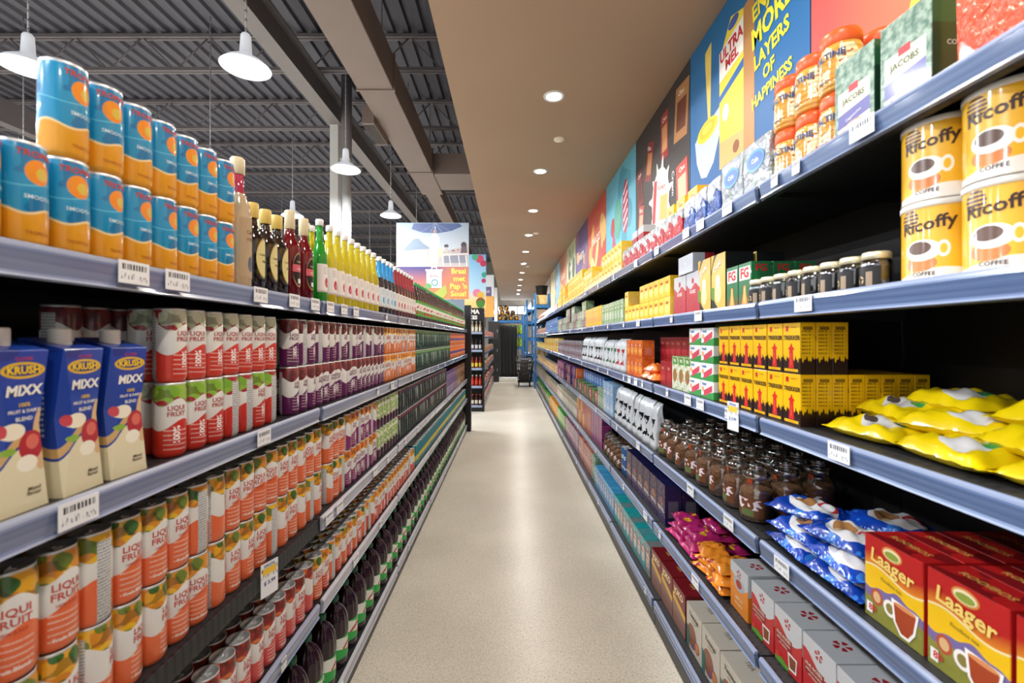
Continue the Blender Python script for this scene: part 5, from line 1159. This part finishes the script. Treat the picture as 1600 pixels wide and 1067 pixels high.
# run behind the end display
for k in range(5):
    d = bay_meshes(1.18, .5, 1.9, .09); q = new('shelving_unit', None, None, (-.575, 10.06+1.18*k, 0), 0)
    tag(q, 'black snack shelving bay beyond the cross aisle, %s bay from the near end' % ON[k], 'shelving unit', 'snack gondola run')
    new('back_panel', d['back'], q); new('kick_plate', d['kick'], q)
    for z in (.12, .5, .88, 1.26, 1.64): s = new('shelf', d['shelf'], q, (0, 0, z)); new('price_rail', d['rail'], s, (0, 0, -.022))
    for z in (.125, .505, .885, 1.265, 1.645):
        for i in range(6):
            (K_pink, K_cream, K_ry, K_rg)[R_.randrange(4)].place(-.64, 10.15+1.18*k+.19*i, z-.0035, 0, 'snack carton on the shelves beyond the end display', 'box', 'snack cartons beyond the end display', near=False)
b = Board('hanging_sign', (-1.75, 13.3, 2.22), (1, 0, 0), 1.27, 1.25, grad('orange_wall_print', lambda x, y, z: mix('e0a24a', 'd8dce0', gt(z, .62))), .02)
b.rect(.9, .62, 1.2, .9, '6a5a80'); b.text('SALE', .09, 1.05, .76, 'd8d4e0'); b.done('white and orange sign over the snack shelving', 'sign')
bm = bmesh.new()
for xx in (-1.4, -.75): box(bm, xx-.015, xx+.015, 13.322, 13.35, 1.9, 2.5)
tag(new('sign_post', mesh('sign_post', bm, [M_black])), 'thin black posts carrying the white and orange sign', 'sign post')
# ------------------------------------------------------------------ the far end of the aisle
M_lock = plain('2f2f31', .4)
bm = bmesh.new(); box(bm, -.79, -.40, 16.2, 16.7, 0.02, 2.2, bev=.01)
r = new('metal_locker', mesh('metal_locker', bm, [M_lock])); tag(r, 'tall dark grey metal cabinet beside the black curtain', 'cabinet')
for k, z in enumerate((.1, .8, 1.5)):
    bm = bmesh.new(); box(bm, -.77, -.42, 16.185, 16.2, z, z+.66, bev=.004); dd = new('door', mesh('door', bm, [M_lock]), r); bm = bmesh.new(); box(bm, -.47, -.45, 16.165, 16.185, z+.3, z+.4); new('handle', mesh('handle', bm, [plain('c8c8c8', .3, .8)]), dd)
bm = bmesh.new(); N = 90; g = []
for j in range(14):
    v = j/13; row = []
    for i in range(N+1):
        u = i/N; x = -.46+.74*u; zt = 2.17-.10*u**.6; z = .03+(zt-.03)*v
        yy = 18+.035*math.sin(u*34+.6*math.sin(v*3))*(1-.4*v)+.02*math.sin(u*71+v*2)
        row.append(bm.verts.new((x, yy, z)))
    g.append(row)
for j in range(13):
    for i in range(N): bm.faces.new((g[j][i], g[j][i+1], g[j+1][i+1], g[j+1][i])).smooth = True
o = new('curtain', mesh('curtain', bm, [plain('222224', .85)])); sm = o.modifiers.new('s', 'SOLIDIFY'); sm.thickness = .004
tag(o, 'black cloth curtain hanging across the end of the aisle', 'curtain')
bm = bmesh.new(); tube(bm, (-.50, 18.06, 2.19), (.32, 18.06, 2.09), .012, 8); tube(bm, (-.5, 18.06, 0), (-.5, 18.06, 2.2), .012, 8); tube(bm, (.32, 18.06, 0), (.32, 18.06, 2.1), .012, 8)
tag(new('curtain_rail', mesh('curtain_rail', bm, [M_black])), 'thin black frame the curtain hangs from', 'curtain rail')
# rolling basket stack
def cart():
    bm = bmesh.new()
    M = plain('161618', .4)
    # open tapered basket walls with slots
    def wall(p0, p1, q0, q1, n):
        p0, p1, q0, q1 = map(Vector, (p0, p1, q0, q1))
        for k in range(n+1):
            t = k/n; tube(bm, p0.lerp(p1, t), q0.lerp(q1, t), .010, 6)
        for s in (0, .2, .4, .6, .8, 1): tube(bm, p0.lerp(q0, s), p1.lerp(q1, s), .013, 6)
    A = [(.26, 14.6, .16), (.68, 14.6, .16), (.68, 15.1, .16), (.26, 15.1, .16)]; B = [(.20, 14.5, .80), (.76, 14.5, .80), (.76, 15.2, .95), (.20, 15.2, .95)]
    for i in range(4): wall(A[i], A[(i+1) % 4], B[i], B[(i+1) % 4], 9)
    box(bm, .26, .68, 14.6, 15.1, .14, .17)
    r = new('rolling_basket', mesh('rolling_basket', bm, [M])); tag(r, 'black slatted rolling shopping basket on the floor at the aisle end', 'shopping basket')
    for x in (.29, .65):
        for y in (14.64, 15.06):
            bm = bmesh.new(); tube(bm, (x-.015, y, .05), (x+.015, y, .05), .05, 14); box(bm, x-.018, x+.018, y-.012, y+.012, .05, .15); new('wheel', mesh('wheel', bm, [M]), r)
    bm = bmesh.new(); tube(bm, (.2, 14.5, .80), (.05+.2, 14.42, 1.04), .014, 8); tube(bm, (.76, 14.5, .8), (.71, 14.42, 1.0), .014, 8); tube(bm, (.25, 14.42, 1.04), (.71, 14.42, 1.0), .016, 8); new('handle', mesh('handle', bm, [M]), r)
    bm = bmesh.new(); box(bm, .28, .62, 14.65, 15.0, .17, .55); box(bm, .35, .6, 14.7, 14.95, .55, .90, bev=.01)
    tag(new('cardboard_box', mesh('cardboard_box', bm, [plain('4a4642', .6)])), 'dark carton standing inside the rolling basket', 'box')
cart()
# blue racks
M_rack = plain('2a6aa6', .4)
def rack(x0, x1, y0, y1, h, levels, lab, beamy=True):
    r = new('storage_rack', None, None, ((x0+x1)/2, (y0+y1)/2, 0)); ox, oy = (x0+x1)/2, (y0+y1)/2; tag(r, lab, 'rack')
    for x in (x0, x1):
        for y in (y0, y1):
            bm = bmesh.new(); box(bm, x-ox-.035, x-ox+.035, y-oy-.03, y-oy+.03, 0, h); new('post', mesh('post', bm, [M_rack]), r)
    for z in levels:
        bm = bmesh.new()
        for x in (x0, x1): box(bm, x-ox-.02, x-ox+.02, y0-oy, y1-oy, z-.1, z)
        for y in (y0, y1): box(bm, x0-ox, x1-ox, y-oy-.02, y-oy+.02, z-.1, z)
        new('beam', mesh('beam', bm, [M_rack]), r); bm = bmesh.new(); box(bm, x0-ox, x1-ox, y0-oy, y1-oy, z, z+.015); new('deck', mesh('deck', bm, [M_black]), r)
rack(.80, 1.22, 14.15, 16.2, 3.0, (.35, 1.0, 1.6, 2.2, 2.65), 'blue steel storage rack just past the coffee and tea shelving')
rack(.62, 1.22, 16.5, 19.0, 3.0, (.35, 1.0, 1.6, 2.2, 2.65), 'farther blue steel storage rack along the wall')
K_crt = [pack('storage_carton', .3, .32, .30, c, d, e, f) for c, d, e, f in (('c89a60', 'd8b080', 'e8e0d0', 'b8402c'), ('d8d0c0', 'c8c0b0', 'd87a3a', '8ab0c8'), ('e0c080', 'd8a868', 'd8d8d8', 'e0d060'))]
n = 0
for z in (.366, 1.016, 1.616, 2.216, 2.666):
    for x, y in ((1.0, 14.4), (1.0, 14.8), (1.0, 15.25), (1.0, 15.75), (.93, 16.8), (.93, 17.3), (.93, 17.9), (.93, 18.5)):
        K_crt[n % 3].place(x, y, z, PI, 'brown and white carton stored on the blue racks', 'box', 'cartons on the blue racks', near=False); n += 1
rack(-.80, .55, 19.4, 20.2, 2.6, (1.2, 1.75, 2.36), 'wide blue rack across the end behind the curtain')
K_pine = can_kind('yellow_green_pack', lambda x, y, z: mix('c8d820', '7ab82c', gt(noise(x, y, z, 12, 1), .5)), .088, .4)
for k in range(7):
    K_pine.place(-.62+.19*k, 19.62, 1.766, 0, 'yellow and green bag on the rack behind the curtain, %s along' % ON[k], 'bag', 'yellow green bags behind the curtain', near=False)
    K_pine.place(-.62+.19*k, 19.62, 1.216, 0, 'yellow and green bag on the lower rack level, %s along' % ON[k], 'bag', 'yellow green bags lower level', near=False)
bm = bmesh.new(); rr = random.Random(3)
lathe(bm, [(0, 0), (.08, .01), (.105, .08), (.10, .17), (.06, .22), (0, .225)], 12, wob=lambda t, z: 1+.08*math.sin(t*5)); nb = mesh('net_sack', bm, [mat('orange_net_sack', lambda x, y, z: mix('241c18', 'e09a1c', gt(noise(x, y, z, 14, 1), .55)), .5)])
q = 0
for lay, (cnt, z, x0) in enumerate(((5, 2.376, -.68), (4, 2.58, -.58), (3, 2.78, -.62))):
    for k in range(cnt):
        o = new('net_sack', nb, None, (x0+.235*k, 19.6+.03*lay, z+.012*lay), rr.uniform(0, 6)); tag(o, 'dark and orange net sack piled on the blue rack, %s layer, %s along' % (['bottom', 'middle', 'top'][lay], ON[k]), 'sack', 'net sacks on the end rack')
# dark tub on the rack top
bm = bmesh.new(); lathe(bm, [(0, 0), (.17, 0), (.2, .28), (.215, .28), (.215, .30), (.19, .30), (.165, .02), (0, .02)], 24)
tag(new('storage_tub', mesh('storage_tub', bm, [plain('2a2c30', .4)]), None, (1.02, 14.5, 2.98)), 'dark round tub on top of the nearer blue rack', 'tub')
